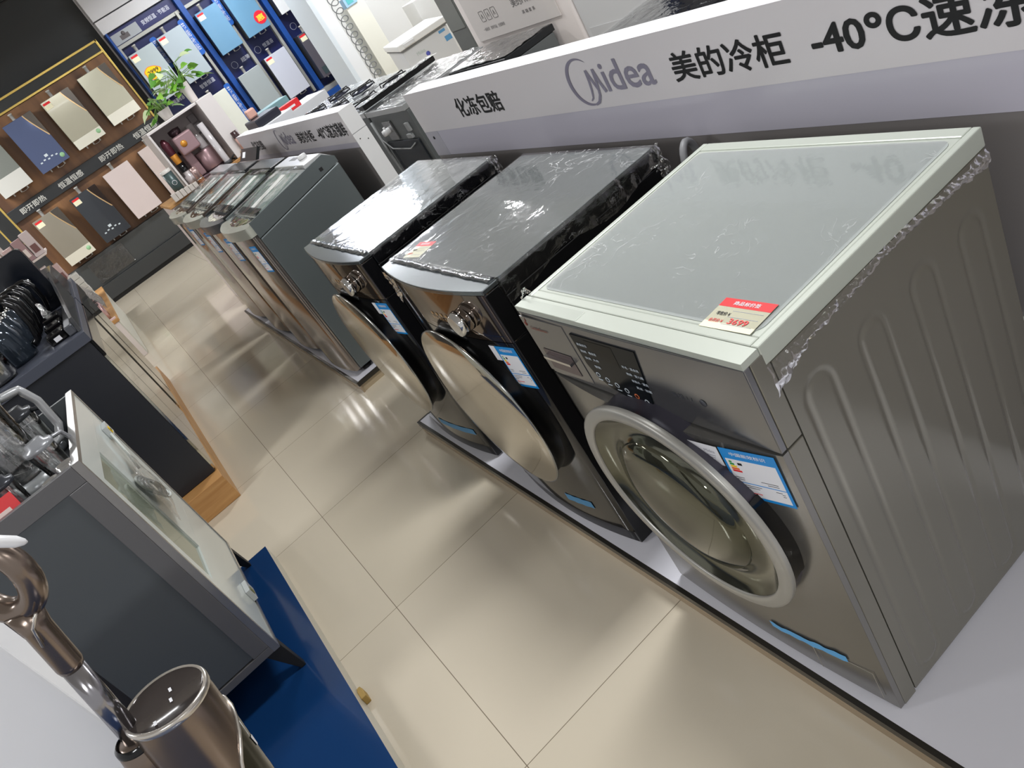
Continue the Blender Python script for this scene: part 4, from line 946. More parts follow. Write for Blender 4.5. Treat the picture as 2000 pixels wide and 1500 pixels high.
# large white display stand with plaque, pale grey stand beside it
t = thing('display_stand', 'tall white stand with a large grey plaque behind the long sign board', 'display stand', (2.0, 3.0, 0), 'upright display stands behind the long board')
mb = MB(); mb.box(1.75, 2.545, 0, 2.3, 3.53, 1.9); mb.build('cabinet', pm('stand_white', (224, 216, 212), .3), t, bevel=.012)
mb = MB(); mb.box(1.742, 2.64, .945, 1.7495, 3.46, 1.85); pq = mb.build('plaque', pm('plaque_grey', (200, 194, 190), .3), t, bevel=.002)
U = (0, -1, 0); V = (0, 0, 1); TG = pm('text_grey', (96, 92, 92), .4)
text('lettering', '美的PRO', TG, (1.7415, 2.99, 1.055), U, V, .05, pq, width=.19, bold=.004)
text('lettering', '高 端 套 系', TG, (1.7415, 2.93, 1.01), U, V, .02, pq, width=.12, bold=.006)
text('lettering', '一级能效   变频节能   全屋静音', TG, (1.7415, 3.36, .99), U, V, .02, pq, width=.23)
for k in range(3):
    mb = MB(); ya = 3.33 - k * .065
    pts = [(1.7412, ya - p[0], 1.04 + p[1]) for p in rrect(0, 0, .045, .055, .006, 2)]
    mb.tube(pts, .0012, 4, closed=True); mb.tube([(1.7412, ya - .014, 1.055), (1.7412, ya - .022, 1.08), (1.7412, ya - .03, 1.055)], .001, 4); mb.build('plaque_icon', TG, pq)
t = thing('display_stand', 'plain pale grey stand right of the white stand with the plaque', 'display stand', (2.0, 2.2, 0), 'upright display stands behind the long board')
mb = MB(); mb.box(1.76, 1.965, 0, 2.3, 2.535, 1.8); mb.build('cabinet', pm('stand_grey', (198, 198, 198), .35), t, bevel=.004)
mb = MB(); mb.box(1.757, 2.0, .05, 1.7595, 2.50, .85); mb.build('lower_door', pm('stand_grey_b', (190, 190, 190), .35), t)
t = thing('dark_fridge', 'dark navy and black appliance at the top edge right of the grey stand', 'refrigerator', (2.0, 1.6, 0))
mb = MB(); mb.box(1.76, 1.90, 0, 2.3, 1.962, 1.8); mb.mat(1); mb.box(1.775, 1.05, 0.02, 2.3, 1.899, 1.8); mb.build('cabinet', [pm('fridge_navy', (24, 32, 58), .25), pm('fridge_dark', (50, 48, 52), .25)], t)
mb = MB(); mb.box(1.768, 1.07, .05, 1.7745, 1.87, 1.75); mb.build('door', pm('fridge_dark', (50, 48, 52), .25), t, bevel=.002)
t = thing('grey_cabinet', 'dark grey upright appliance glimpsed between the chest freezer and white stand', 'cabinet', (2.7, 5.0, 0))
mb = MB(); mb.box(2.42, 4.80, .02, 2.95, 5.05, 1.6); mb.build('carcass', pm('cab_grey', (96, 98, 96), .4), t, bevel=.006)
mb = MB(); mb.box(2.414, 4.81, .9, 2.4195, 5.04, 1.58); mb.build('door', pm('cab_grey2', (110, 112, 108), .3), t, bevel=.002)
# ================================================================== left side of the aisle
t = thing('blue_platform', 'low glossy blue platform under the grey cabinet and the floor washer', 'platform', (-1.8, .5, 0))
mb = MB(); mb.box(-3.2, -2.5, .0, -.8075, 2.215, .076); mb.build('side_body', pm('platform_edge_pale', (196, 192, 180), .3), t, bevel=.002)
mb = MB(); mb.box(-3.2, -2.5, .0761, -.8075, 2.215, .078); mb.build('blue_deck', pm('deck_blue', (18, 54, 100), .16, coat=.3), t)
mb = MB(); mb.box(-.8074, 1.17, .0, -.790, 1.21, .03); mb.box(-.8074, 1.215, .0, -.795, 1.235, .018); mb.build('broken_chip', pm('chip_wood', (176, 146, 84), .7), t, bevel=.002)

# ---- grey cabinet with framed white glass door, on splayed legs
CX = -.894; CY0 = 1.40; CY1 = 2.20; CZ0 = .20; CZ1 = .998; CXB = -1.245
t = thing('glass_door_cabinet', 'graphite grey cabinet on black splayed legs with a white framed glass door', 'cabinet', (-1.07, 1.8, .078))
GR = pm('graphite', (84, 88, 91), .42, .1); GRF = pm('graphite_frame', (108, 107, 108), .35, .3)
mb = MB(); mb.box(CXB + .005, CY0 + .004, CZ0 + .03, CX - .022, CY0 + .02, CZ1 - .05); mb.box(CXB + .005, CY1 - .02, CZ0 + .03, CX - .022, CY1 - .004, CZ1 - .004)
mb.box(CXB, CY0 + .004, CZ0, CXB + .0049, CY1 - .004, CZ1 - .004); mb.mat(1); mb.box(CXB + .005, CY0 + .0201, CZ0 + .03, CX - .022, CY1 - .0201, CZ0 + .045)
mb.build('carcass', [GR, BLACKM], t)
mb = MB(); mb.box(CXB, CY0, CZ1 - .055, CX - .0195, CY0 + .018, CZ1 - .001); mb.build('top_rail', GRF, t, bevel=.0015)
mb = MB(); mb.box(CX - .072, CY0, CZ0 + .026, CX - .0195, CY0 + .018, CZ1 - .0555); mb.build('front_stile', GRF, t, bevel=.0015)
mb = MB(); mb.box(CXB, CY0, CZ0, CX - .0195, CY0 + .018, CZ0 + .0255); mb.build('bottom_rail', GRF, t, bevel=.0015)
mb = MB(); mb.box(CXB + .006, CY0 + .0205, .90, CX - .022, CY1 - .021, .905); mb.build('top_tray', pm('tray_black', (26, 27, 29), .25), t)
DF = pm('door_frame_metal', (156, 153, 150), .22, .7); MILK = pm('milk_glass', (206, 212, 208), .12)
mb = MB()
for a in ((CY0, CZ0, CY1, CZ0 + .014), (CY0, CZ1 - .014, CY1, CZ1), (CY0, CZ0 + .014, CY0 + .014, CZ1 - .014), (CY1 - .014, CZ0 + .014, CY1, CZ1 - .014)):
    mb.box(CX - .019, a[0], a[1], CX + .003, a[2], a[3])
dr = mb.build('door', DF, t)
mb = MB()
for a in ((CY0 + .0145, CZ0 + .0145, CY1 - .0145, .475), (CY0 + .0145, .90, CY1 - .0145, CZ1 - .0145), (CY0 + .0145, .4755, CY0 + .075, .8995), (1.72, .4755, CY1 - .0145, .8995)):
    mb.box(CX - .012, a[0], a[1], CX, a[2], a[3])
mb.build('door_panel', MILK, dr)
mb = MB(); mb.box(CX - .010, CY0 + .0755, .4755, CX - .006, 1.7195, .8995); mb.build('door_window', pm('window_green', (150, 158, 140), .05, .35), dr)
for (y, z) in ((2.09, .845), (1.715, .245)):
    mb = MB(); mb.box(CX + .0005, y - .045, z - .022, CX + .016, y + .03, z + .022); mb.mat(1); mb.box(CX + .0165, y - .03, z - .012, CX + .018, y - .005, z + .012)
    L_ = mb.build('latch_packet', [pm('packet_clear', (196, 200, 200), .15), YEL if z > .5 else pm('olive', (110, 110, 60), .5)], dr, bevel=.004)
    if z > .5: text('lettering', '注意', INK, (CX + .0182, y - .03, z - .006), (0, 1, 0), (0, 0, 1), .01, L_, width=.024, bold=.02)
for (x, y, dx, dy) in ((CX - .03, CY0 + .05, .035, -.02), (CX - .03, CY1 - .05, .03, .03), (CXB + .04, CY0 + .05, -.04, -.02), (CXB + .04, CY1 - .05, -.04, .03)):
    mb = MB(); z0, z1 = .078, CZ0 - .0003
    mb.add([(x - .03, y - .02, z1), (x + .03, y - .02, z1), (x + .03, y + .02, z1), (x - .03, y + .02, z1),
            (x + dx - .008, y + dy - .012, z0), (x + dx + .008, y + dy - .012, z0), (x + dx + .008, y + dy + .012, z0), (x + dx - .008, y + dy + .012, z0)],
           [(0, 1, 2, 3), (7, 6, 5, 4), (0, 4, 5, 1), (1, 5, 6, 2), (2, 6, 7, 3), (3, 7, 4, 0)])
    mb.build('leg', BLACKM, t, bevel=.002)
# bagged cable taped on the door
mb = MB(); 
for k in range(5):
    pts = [(CX + .012 + .003 * k, 1.82 + .10 * math.cos(a) + .004 * k, .70 + .035 * math.sin(a) - .010 * k - .45 * .12 * math.cos(a)) for a in [i * 2 * math.pi / 22 for i in range(22)]]
    mb.tube(pts, .0045, 6, closed=True)
mb.tube([(CX + .012, 2.04, .84), (CX + .014, 1.99, .78), (CX + .012, 1.93, .725)], .004, 6)
cb = tag(mb.build('power_cable', pm('cable_white', (206, 210, 206), .4)), 'white power cable bundled against the cabinet glass door', 'cable')
def bag(u, v):
    nn = noise.noise_vector(Vector((u * 5, v * 5, 2)))
    return (CX + .024 + .012 * math.sin(u * 3.1) * math.sin(v * 3.1) + nn.x * .006, 1.69 + .25 * u, .60 + .19 * v + .02 * (u - .5) + nn.z * .008)
mb = MB(); mb.grid(bag, 26, 22); mb.build('cable_bag', FILM_HARD, cb, fixn=False)

t = thing('gap_block', 'dark block added for the shaded gap behind the grey glass door cabinet', 'filler block', (-1.55, 1.8, .078))  # added block; its dark colour stands in for shade in the gap
mb = MB(); mb.box(-1.9, 1.45, .0785, -1.256, 2.19, .88); mb.build('block', pm('gap_shade', (50, 47, 48), .5), t, bevel=.003)
mb = MB(); mb.box(-1.9, 1.44, .881, -1.256, 2.19, .895); mb.build('block_top', pm('block_top', (60, 58, 60), .4), t, bevel=.002)

# ---- juicer jugs in the tray
def jug(x, y, z, s, label, hcol, rot, lidc=(176, 180, 182), body='clear'):
    t = thing('blender_jug', label, 'jug', (x, y, z), 'clear blender jugs on the grey cabinet')
    J = film_mat('jug_clear', .22, 9, .3, streaks=False, rough=.04)
    o = (x, y, z)
    mb = MB(); mb.lathe([(.046 * s, .03 * s), (.055 * s, .08 * s), (.062 * s, .17 * s), (.065 * s, .20 * s)], o, 'z', 28)
    mb.lathe([(.042 * s, .04 * s), (.050 * s, .08 * s), (.057 * s, .17 * s), (.060 * s, .20 * s)], o, 'z', 28)
    b = mb.build('jar', J if body == 'clear' else pm('jar_dark', (40, 42, 46), .1), t, fixn=False)
    mb = MB(); mb.lathe([(0.0001, .0), (.060 * s, .0), (.062 * s, .006), (.058 * s, .028 * s), (.047 * s, .034 * s), (.0001, .034 * s)], o, 'z', 28); mb.build('base_collar', pm('collar_%d' % lidc[0], lidc, .25, .5), t)
    mb = MB(); mb.lathe([(.066 * s, .198 * s), (.068 * s, .205 * s), (.066 * s, .222 * s), (.045 * s, .228 * s), (.040 * s, .245 * s), (.0001, .246 * s)], o, 'z', 28); mb.build('lid', pm('lid_%d' % hcol[0], hcol, .25, .3), t)
    c, s_ = math.cos(rot), math.sin(rot)
    prof = [(.060, .05), (.10, .055), (.118, .08), (.124, .15), (.112, .195), (.064, .205)]
    pts = []
    P0 = [Vector((x + a * s * c, y + a * s * s_, z + h * s)) for a, h in prof]
    for i in range(len(P0) - 1):
        for k in range(4): pts.append(P0[i].lerp(P0[i + 1], k / 4))
    pts.append(P0[-1])
    mb = MB(); mb.tube(pts, .010 * s, 8); mb.build('handle', pm('handle_%d' % hcol[0], hcol, .22, .4), t)
    mb = MB(); 
    for k in range(4):
        a = k * math.pi / 2; mb.add([(x, y, z + .045 * s), (x + .035 * s * math.cos(a), y + .035 * s * math.sin(a), z + .06 * s), (x + .03 * s * math.cos(a + .5), y + .03 * s * math.sin(a + .5), z + .058 * s)], [(0, 1, 2)])
    mb.build('blade', STEEL, t)
    return t
jug(-1.075, 1.80, .905, 1.25, 'largest clear jug with silver looped handle standing on the grey cabinet', (186, 188, 190), math.radians(20))
jug(-.975, 1.62, .905, .62, 'small jug with silver handle behind the cabinet door edge', (150, 152, 156), math.radians(30), (196, 196, 196))
jug(-1.10, 1.60, .905, .55, 'small dark lidded jug behind the red card', (60, 62, 68), math.radians(100), (120, 122, 122))
jug(-1.03, 2.0, .905, .75, 'dark jug at the back of the grey cabinet near the black cabinet', (58, 60, 64), math.radians(-20), (90, 92, 96))
for i, (x, y, h, lb) in enumerate(((-.99, 1.49, .075, 'short steel cup nearest the camera on the grey cabinet'), (-.94, 1.50, .085, 'short steel cup touching the cabinet door edge'), (-1.04, 1.48, .07, 'short steel cup beside the red card'))):
    t = thing('steel_cup', lb, 'cup', (x, y, .905), 'steel cups in the cabinet tray')
    mb = MB(); mb.lathe([(.0001, 0), (.021, 0), (.024, h), (.022, h), (.019, .004), (.0001, .004)], (x, y, .905), 'z', 22); mb.build('cup_body', CHROME, t)
    mb = MB(); mb.lathe([(.0242, h * .35), (.0250, h * .36), (.0250, h * .42), (.0242, h * .43)], (x, y, .905), 'z', 22); mb.build('band', pm('cup_band', (60, 60, 66), .3), t)
t = thing('price_card', 'red and blush price card leaning at the left edge on the grey cabinet', 'card', (-1.11, 1.47, .905))
mb = MB(); u = Vector((1, 0, 0)); v = Vector((0, .35, .94))
plate(mb, (-1.20, 1.432, .906), u, v, 0, 0, .135, .125, 0, .002); mb.mat(1); plate(mb, (-1.20, 1.432, .906), u, v, .0, .028, .112, .095, .002, .0026); mb.build('card', [RED, pm('card_blush', (236, 214, 206), .5)], t)
mb = MB(); plate(mb, (-1.2, 1.430, .906), u, Vector((0, 0, 1)), 0, 0, .1, .012, 0, .004); mb.build('card_foot', pm('foot_blue_grey', (120, 132, 150), .4), t)

# ---- black appliance cabinet on wooden plinth
t = thing('black_cabinet', 'black cabinet with mirrored doors facing the aisle, standing on a wood plinth', 'cabinet', (-1.2, 3.6, .14), 'black mirrored cabinets')
BKG = pm('cabinet_black', (40, 42, 48), .35); BKT = pm('cabinet_slate', (74, 78, 90), .35)
MIR = pm('mirror_glass', (206, 202, 190), .04, .95)
def black_cab(t, y0, y1, doors):
    mb = MB(); mb.box(-1.9, y0, .142, -.812, y1, .955); mb.build('carcass', BKG, t, bevel=.003)
    mb = MB(); mb.box(-1.9, y0 - .012, .9555, -.80, y1, 1.005); mb.build('worktop', BKT, t, bevel=.003)
    mb = MB(); mb.box(-.8118, y0 + .001, .87, -.797, y1 - .001, .955); mb.build('handle_rail', BLACK, t, bevel=.003)
    for a, b in doors:
        mb = MB(); mb.box(-.8118, a, .152, -.800, b, .868); mb.build('mirror_door', MIR, t, bevel=.001)
black_cab(t, 3.055, 4.20, ((3.065, 3.50), (3.515, 4.14)))
t = thing('black_cabinet', 'second black cabinet with mirrored doors, beyond the first on the wood plinth', 'cabinet', (-1.2, 4.8, .14), 'black mirrored cabinets')
black_cab(t, 4.27, 5.35, ((4.30, 4.66), (4.72, 5.30)))
mb = MB(); mb.box(-1.95, 2.955, 0, -.798, 5.6, .14)
tag(mb.build('wood_plinth', WOOD, bevel=.003), 'light wood plinth on the floor under the black mirrored cabinets', 'plinth')
t = thing('glass_hood', 'smoked glass range hood panel at the aisle edge of the black cabinet', 'range hood', (-.82, 3.6, 1.005))
mb = MB(); mb.prismx([(3.10, 1.006), (4.18, 1.006), (4.30, 1.17), (4.22, 1.19), (3.2, 1.06)], -.822, -.806); mb.build('smoked_panel', pm('smoke_glass', (72, 74, 78), .12, .2, alpha=.85), t, bevel=.002)
mb = MB(); mb.box(-.86, 3.12, 1.006, -.823, 4.15, 1.05); mb.build('control_bar', pm('bar_slate', (92, 94, 100), .25, .3), t, bevel=.006)
t = thing('smoked_case', 'dark glossy tilted case standing at the far end of the black cabinet', 'display case', (-.9, 4.6, 1.005))
mb = MB(); mb.prismy([(-.99, 1.006), (-.815, 1.006), (-.83, 1.15), (-.97, 1.16)], 4.45, 5.2); mb.build('case_body', pm('smoke_glass', (72, 74, 78), .12, .2, alpha=.85), t, bevel=.004)
mb = MB(); mb.box(-.98, 4.44, 1.10, -.84, 4.449, 1.14); mb.build('case_strip', pm('bar_slate', (92, 94, 100), .25, .3), t)
# tall black slab appliance, rounded corner
t = thing('black_oven', 'tall black glass slab appliance with rounded corners behind the black handled kettles', 'oven', (-1.1, 4.35, 1.005))
mb = MB(); mb.prismy(rrect(-1.50, 1.006, -.845, 1.37, .03), 4.32, 4.42); mb.build('glass_front', pm('slab_black', (20, 24, 32), .12), t, bevel=.004)
mb = MB(); mb.lathe([(.014, 0), (.016, -.012), (.0001, -.014)], (-1.02, 4.32, 1.20), 'y', 16); mb.lathe([(.014, 0), (.016, -.012), (.0001, -.014)], (-.93, 4.32, 1.20), 'y', 16); mb.build('knob', STEEL, t)
# row of black kettles: loop handles
def kettle(x, y, s, label):
    t = thing('black_kettle', label, 'kettle', (x, y, 1.005), 'black handled kettles on the black cabinet')
    o = (x, y, 1.005)
    mb = MB(); mb.lathe([(.0001, 0), (.062 * s, 0), (.066 * s, .02), (.060 * s, .11 * s), (.048 * s, .16 * s), (.044 * s, .165 * s)], o, 'z', 24); mb.build('glass_body', pm('kettle_glass', (52, 60, 70), .06, .4), t)
    mb = MB(); mb.lathe([(.046 * s, .165 * s), (.046 * s, .178 * s), (.02 * s, .188 * s), (.012, .20 * s), (.0001, .203 * s)], o, 'z', 24); mb.build('lid', CHROME, t)
    mb = MB(); pts = [(x + .045 * s + .05 * s * 0, y - .0, 1.005 + .165 * s)]
    pr = [(.04, .19), (.06, .225), (.10, .222), (.122, .18), (.118, .10), (.10, .045), (.066, .03)]
    c, sn = math.cos(-.25), math.sin(-.25)
    pts = []
    for i in range(len(pr) - 1):
        for k in range(4):
            a = pr[i][0] + (pr[i + 1][0] - pr[i][0]) * k / 4; b = pr[i][1] + (pr[i + 1][1] - pr[i][1]) * k / 4
            pts.append((x + a * s * c, y + a * s * sn, 1.005 + b * s))
    mb.tube(pts, [.014 * s] * len(pts), 8); mb.build('handle', pm('handle_black_gloss', (12, 12, 14), .14), t)
    return t
for x, y, s, lb in ((-1.09, 3.34, 1.15, 'black kettle nearest the camera in the row of looped handles'), (-1.08, 3.55, 1.1, 'second black kettle from the camera in the looped row'), (-1.07, 3.75, 1.1, 'third black kettle from the camera in the looped row'), (-1.06, 3.97, 1.05, 'fourth black kettle from the camera in the looped row'), (-1.03, 4.17, 1.0, 'farthest black kettle, right against the black slab appliance')):
    kettle(x, y, s, lb)
t = thing('glass_pitcher', 'clear glass pitcher with pale contents in front of the black kettles', 'jug', (-1.17, 3.16, 1.005))
mb = MB(); mb.lathe([(.05, .004), (.062, .02), (.066, .12), (.060, .16), (.056, .16), (.061, .12), (.057, .02), (.046, .008)], (-1.17, 3.16, 1.005), 'z', 28); mb.build('pitcher_glass', film_mat('jug_clear', .22, 9, .3, streaks=False, rough=.04), t, fixn=False)
mb = MB(); mb.lathe([(.0001, .0), (.05, .0), (.055, .012), (.0001, .012)], (-1.17, 3.16, 1.005), 'z', 28); mb.build('base', BLACK, t)
mb = MB(); mb.lathe([(.0001, .014), (.04, .014), (.045, .10), (.0001, .10)], (-1.17, 3.16, 1.005), 'z', 24); mb.build('pale_liner', pm('liner_cream', (190, 188, 170), .4), t)
for i, (x, y, lb) in enumerate(((-.90, 3.22, 'small black box with white sticker on the cabinet edge, nearest'), (-.90, 3.40, 'small black box between its two neighbours on the cabinet edge'), (-.90, 3.58, 'small black box with green light on the cabinet edge, farthest'))):
    t = thing('small_appliance', lb, 'appliance', (x, y, 1.005), 'small black boxes at the cabinet edge')
    mb = MB(); mb.box(x - .045, y - .065, 1.006, x + .035, y + .06, 1.05 + .012 * i); mb.build('case', BLACK, t, bevel=.006)
    mb = MB(); mb.box(x - .02, y - .067, 1.015, x + .01, y - .0655, 1.035); mb.build('sticker', [PAPER, RED, GREEN][i], t)
for i, (x, y, s, lb) in enumerate(((-.95, 3.80, .045, 'crumpled clear bag beside the black handled kettles'),)):
    mb = MB()
    def f(u, v, x=x, y=y, s=s):
        th = u * 2 * math.pi; ph = v * math.pi; r = s * (1 + .35 * noise.noise(Vector((math.cos(th) * 2, math.sin(th) * 2, v * 4 + x))))
        return (x + r * math.sin(ph) * math.cos(th), y + r * math.sin(ph) * math.sin(th), 1.005 + s * 1.3 - r * 1.25 * math.cos(ph))
    mb.grid(f, 28, 16); tag(mb.build('plastic_bag', film_mat('bag_film', .3, 40, 1.0), fixn=False), lb, 'bag')

# ---- low white unit with wood top and rose tumblers, further along the aisle
t = thing('low_display_unit', 'low white unit with a wood top carrying rose coloured tumblers', 'display unit', (-1.2, 7.4, 0))
mb = MB(); mb.box(-1.6, 6.83, 0, -.835, 9.3, .37); mb.build('cabinet', pm('unit_white', (224, 214, 210), .35), t, bevel=.004)
mb = MB(); mb.box(-.8349, 6.84, .01, -.825, 9.29, .365); mb.build('aisle_panel', pm('unit_pale', (206, 206, 196), .3), t)
mb = MB(); mb.box(-1.6, 6.82, .3705, -.815, 9.31, .40); mb.build('wood_top', WOOD, t, bevel=.003)
ROSE = pm('rose_metal', (196, 160, 158), .28, .5)
def tumbler(x, y, z, h, label, lying=False, r=.04):
    t = thing('tumbler', label, 'tumbler', (x, y, z), 'rose tumblers on the wood top')
    mb = MB()
    if lying: mb.lathe([(.0001, -h / 2), (r, -h / 2), (r, h / 2), (.0001, h / 2)], (x, y, z + r), 'y', 20)
    else: mb.lathe([(.0001, 0), (r, 0), (r, h), (.0001, h)], (x, y, z), 'z', 20)
    mb.build('body', ROSE, t)
    mb = MB()
    if lying: mb.lathe([(r * .8, h / 2), (r * .8, h / 2 + .02), (.0001, h / 2 + .02)], (x, y, z + r), 'y', 16)
    else: mb.lathe([(r * .8, h), (r * .8, h + .02), (.0001, h + .02)], (x, y, z), 'z', 16)
    mb.build('cap', pm('cap_dark', (70, 60, 62), .4), t)
for i, (x, y, z) in enumerate(((-.90, 7.02, .40), (-.90, 7.25, .40), (-1.0, 7.15, .40), (-.93, 7.5, .40), (-1.02, 7.4, .40))):
    tumbler(x, y, z, .15, ['rose tumbler nearest the camera on the wood top', 'rose tumbler second along the aisle edge of the wood top', 'rose tumbler behind the nearest two on the wood top', 'rose tumbler third along the aisle edge of the wood top', 'rose tumbler deepest in on the wood top'][i])
mb = MB(); mb.box(-.93, 6.86, .401, -.83, 6.93, .407); mb.mat(1); mb.box(-.93, 6.86, .4071, -.83, 6.885, .4078)
tag(mb.build('shelf_tag', [PAPER, pm('tag_coral', (232, 130, 110), .5)]), 'coral and white price tag lying at the near edge of the wood top', 'tag')
t = thing('clear_hood', 'clear arched cover with yellow patch over the rose tumblers', 'cover', (-.95, 7.4, .4))
mb = MB()
mb.grid(lambda u, v: (-.83 - .26 * v, 6.95 + .8 * u, .41 + .34 * math.sin(v * 2.6 + .25) + .01 * noise.noise(Vector((u * 6, v * 6, 1)))), 20, 16); mb.build('cover_sheet', film_mat('bag_film', .3, 40, 1.0), t, fixn=False)
mb = MB(); mb.box(-1.02, 6.93, .70, -.94, 6.945, .735); mb.build('yellow_patch', YEL, t)
# taller shelf with rose boxes and a pale stack behind the black slab
t = thing('rose_shelf', 'pale shelf unit stacked with rose gold gift packs behind the black slab', 'shelf', (-1.1, 8.4, .4))
mb = MB(); mb.box(-1.30, 8.2, .401, -1.27, 8.9, 1.45); mb.box(-1.27, 8.2, .70, -.95, 8.9, .72); mb.box(-1.27, 8.2, 1.05, -.95, 8.9, 1.07); mb.build('frame', pm('shelf_pale', (216, 204, 200), .4), t)
k = 0
names = ['top left', 'top middle', 'top right', 'middle left', 'middle centre', 'middle right', 'bottom left', 'bottom centre', 'bottom right']
for r, z in enumerate((1.0705, .7205, .401)):
    for c_, x in enumerate((-1.20, -1.09, -.99)):
        t = thing('gift_pack', 'rose gold gift pack, %s of the pale shelf stack' % names[k], 'gift pack', (x, 8.3, z), 'rose gift packs on the pale shelf'); k += 1
        mb = MB(); mb.box(x - .045, 8.22, z, x + .045, 8.36, z + .21 + .02 * ((r + c_) % 3)); mb.build('pack_box', pm('pack_rose_%d' % ((r + c_) % 3), [(206, 180, 178), (170, 140, 142), (214, 200, 200)][(r + c_) % 3], .3, .2), t, bevel=.005)
        mb = MB(); mb.box(x - .03, 8.217, z + .04, x + .03, 8.2195, z + .12); mb.build('pack_print', pm('pack_print_%d' % (c_ % 2), [(120, 84, 82), (226, 214, 208)][c_ % 2], .4), t)
for i in range(7):
    mb = MB(); z = .402 + .055 * i; mb.box(-.955 + .004 * (i % 2), 7.95, z, -.86 + .004 * (i % 2), 8.1, z + .053)
    tag(mb.build('carton', pm('carton_pale', (206, 206, 200), .45), bevel=.004), ['pale flat carton, %s of the pale stack' % s for s in ('lowest', 'second from the bottom', 'third from the bottom', 'in the middle', 'third from the top', 'second from the top', 'topmost')][i], 'carton', 'pale cartons stacked by the rose packs')

# ---- white pillar panel and stick floor washer in the foreground
t = thing('display_board', 'thick glossy white panel at the lower left corner behind the floor washer', 'panel', (-1.3, .54, .078))
mb = MB(); mb.box(-1.75, .50, .0785, -.98, .575, 1.10); mb.build('slab', pm('panel_gloss_white', (244, 244, 246), .2), t, bevel=.004)
mb = MB(); mb.box(-1.75, .495, .0785, -.975, .58, .11); mb.build('foot_rail', pm('panel_foot', (190, 190, 192), .3), t)

t = thing('floor_washer', 'upright cordless floor washer with bronze metallic body and looped handle', 'floor washer', (-1.0, .33, .078))
A = Vector((-.2, 0, -.98)).normalized()
BR = pm('bronze_body', (132, 118, 108), .22, .85); SIL = pm('trim_silver', (206, 200, 192), .18, .8)
e1 = Vector((1, 0, 0)) - A * A.x; e1.normalize(); e2 = A.cross(e1).normalized()
def along(T, A, prof, n=40, mbx=None):
    """lathe profile (radius, distance) along the tilted axis"""
    vs = [T + A * h + e1 * (r * math.cos(2 * math.pi * i / n)) + e2 * (r * math.sin(2 * math.pi * i / n)) for r, h in prof for i in range(n)]
    fs = [(k * n + i, k * n + (i + 1) % n, (k + 1) * n + (i + 1) % n, (k + 1) * n + i) for k in range(len(prof) - 1) for i in range(n)]
    return mbx.add(vs, fs, True)
T = Vector((-0.849, 0.335, 0.931))
mb = MB(); along(T, A, [(.0001, .0035), (.052, .003), (.056, .0005)], mbx=mb); cap = mb.build('top_display', pm('display_smoke', (62, 56, 54), .1, .3), t)
mb = MB()
for a, r in ((1.0, .014), (.0, .010), (-2.4, .0)):
    p = T + e1 * (r * math.cos(a) - .01) + e2 * (r * math.sin(a) * 1.6) + A * .0006
    p = T + {1.0: e1 * .006 - e2 * .022, .0: e1 * .004 + e2 * .002, -2.4: -e1 * .022 + e2 * .030}[a] + A * .0022
    mb.add([p, p + e2 * .010 + e1 * .001, p + e2 * .010 + e1 * .005, p + e1 * .004], [(0, 1, 2, 3)])
mb.build('display_mark', pm('mark_lit', (226, 226, 230), .4), cap, fixn=False)
mb = MB(); along(T, A, [(.056, .0), (.0595, -.0015), (.0615, .002), (.0618, .009), (.0595, .011)], mbx=mb); mb.build('top_rim', SIL, t)
mb = MB(); along(T, A, [(.0595, .011), (.0605, .03), (.0612, .12), (.0610, .30), (.060, .44)], mbx=mb, n=56); mb.build('motor_body', BR, t)
def on(a, h, r=.0615): 
    a = math.radians(a); return T + A * h + e1 * (r * math.cos(a)) + e2 * (r * math.sin(a))
bd = [(-40, .066), (-22, .068), (-5, .074), (12, .084), (26, .097), (40, .112), (51, .127), (57, .142), (57, .158), (52, .176), (45, .20), (40, .24), (37, .30), (36, .40)]
mb = MB(); vs = []; fs = []
for i, (a, h) in enumerate(bd):
    for k in range(9): vs.append(on(a + (-75 - a) * k / 8, h, .0624))
for i in range(len(bd) - 1):
    for k in range(8): fs.append((i * 9 + k, i * 9 + k + 1, (i + 1) * 9 + k + 1, (i + 1) * 9 + k))
mb.add(vs, fs, True); mb.build('tank_window', pm('tank_smoke', (50, 48, 36), .06, .3), t, fixn=False)
mb = MB(); mb.tube([on(a, h, .0626) for a, h in bd], .0030, 6); mb.build('tank_border', SIL, t)
mb = MB(); mb.add([on(12, .128, .0632), on(2, .132, .0632), on(2, .152, .0632), on(8, .150, .0632)], [(0, 1, 2, 3)]); mb.build('tank_mark', pm('mark_lit', (226, 226, 230), .4), t, fixn=False)
mb = MB(); along(T, A, [(.060, .44), (.062, .445), (.062, .62), (.055, .68), (.03, .70)], mbx=mb); mb.build('water_tank', pm('tank_dark', (40, 38, 36), .12, .3), t)
q = T + A * .80
mb = MB(); mb.box(q.x - .12, q.y - .16, .0785, q.x + .12, q.y + .06, .15); mb.build('roller_head', pm('head_dark', (48, 46, 46), .3, .3), t, bevel=.02, seg=3)
mb = MB(); mb.tube([T + A * .68, q, Vector((q.x, q.y, .14))], [.035, .03, .03], 12); mb.build('neck', BR, t)
T2 = Vector((-0.91, 0.335, 0.918))
mb = MB(); along(T2, A, [(.0001, 0), (.020, 0), (.026, .003), (.030, .010), (.033, .05), (.036, .2), (.036, .42)], mbx=mb, n=28); mb.build('rear_column', BR, t)
mb = MB(); along(T2, A, [(.0265, -.001), (.0305, .004), (.0308, .010)], mbx=mb, n=28); mb.build('column_ring', BLACK, t)
HC = Vector((-0.861, 0.335, 1.214))
PD = (HC - T2).normalized(); LN = (HC - T2).length
EH = Vector((.8, -.6, 0)); EH = (EH - PD * EH.dot(PD)).normalized(); NH = PD.cross(EH)
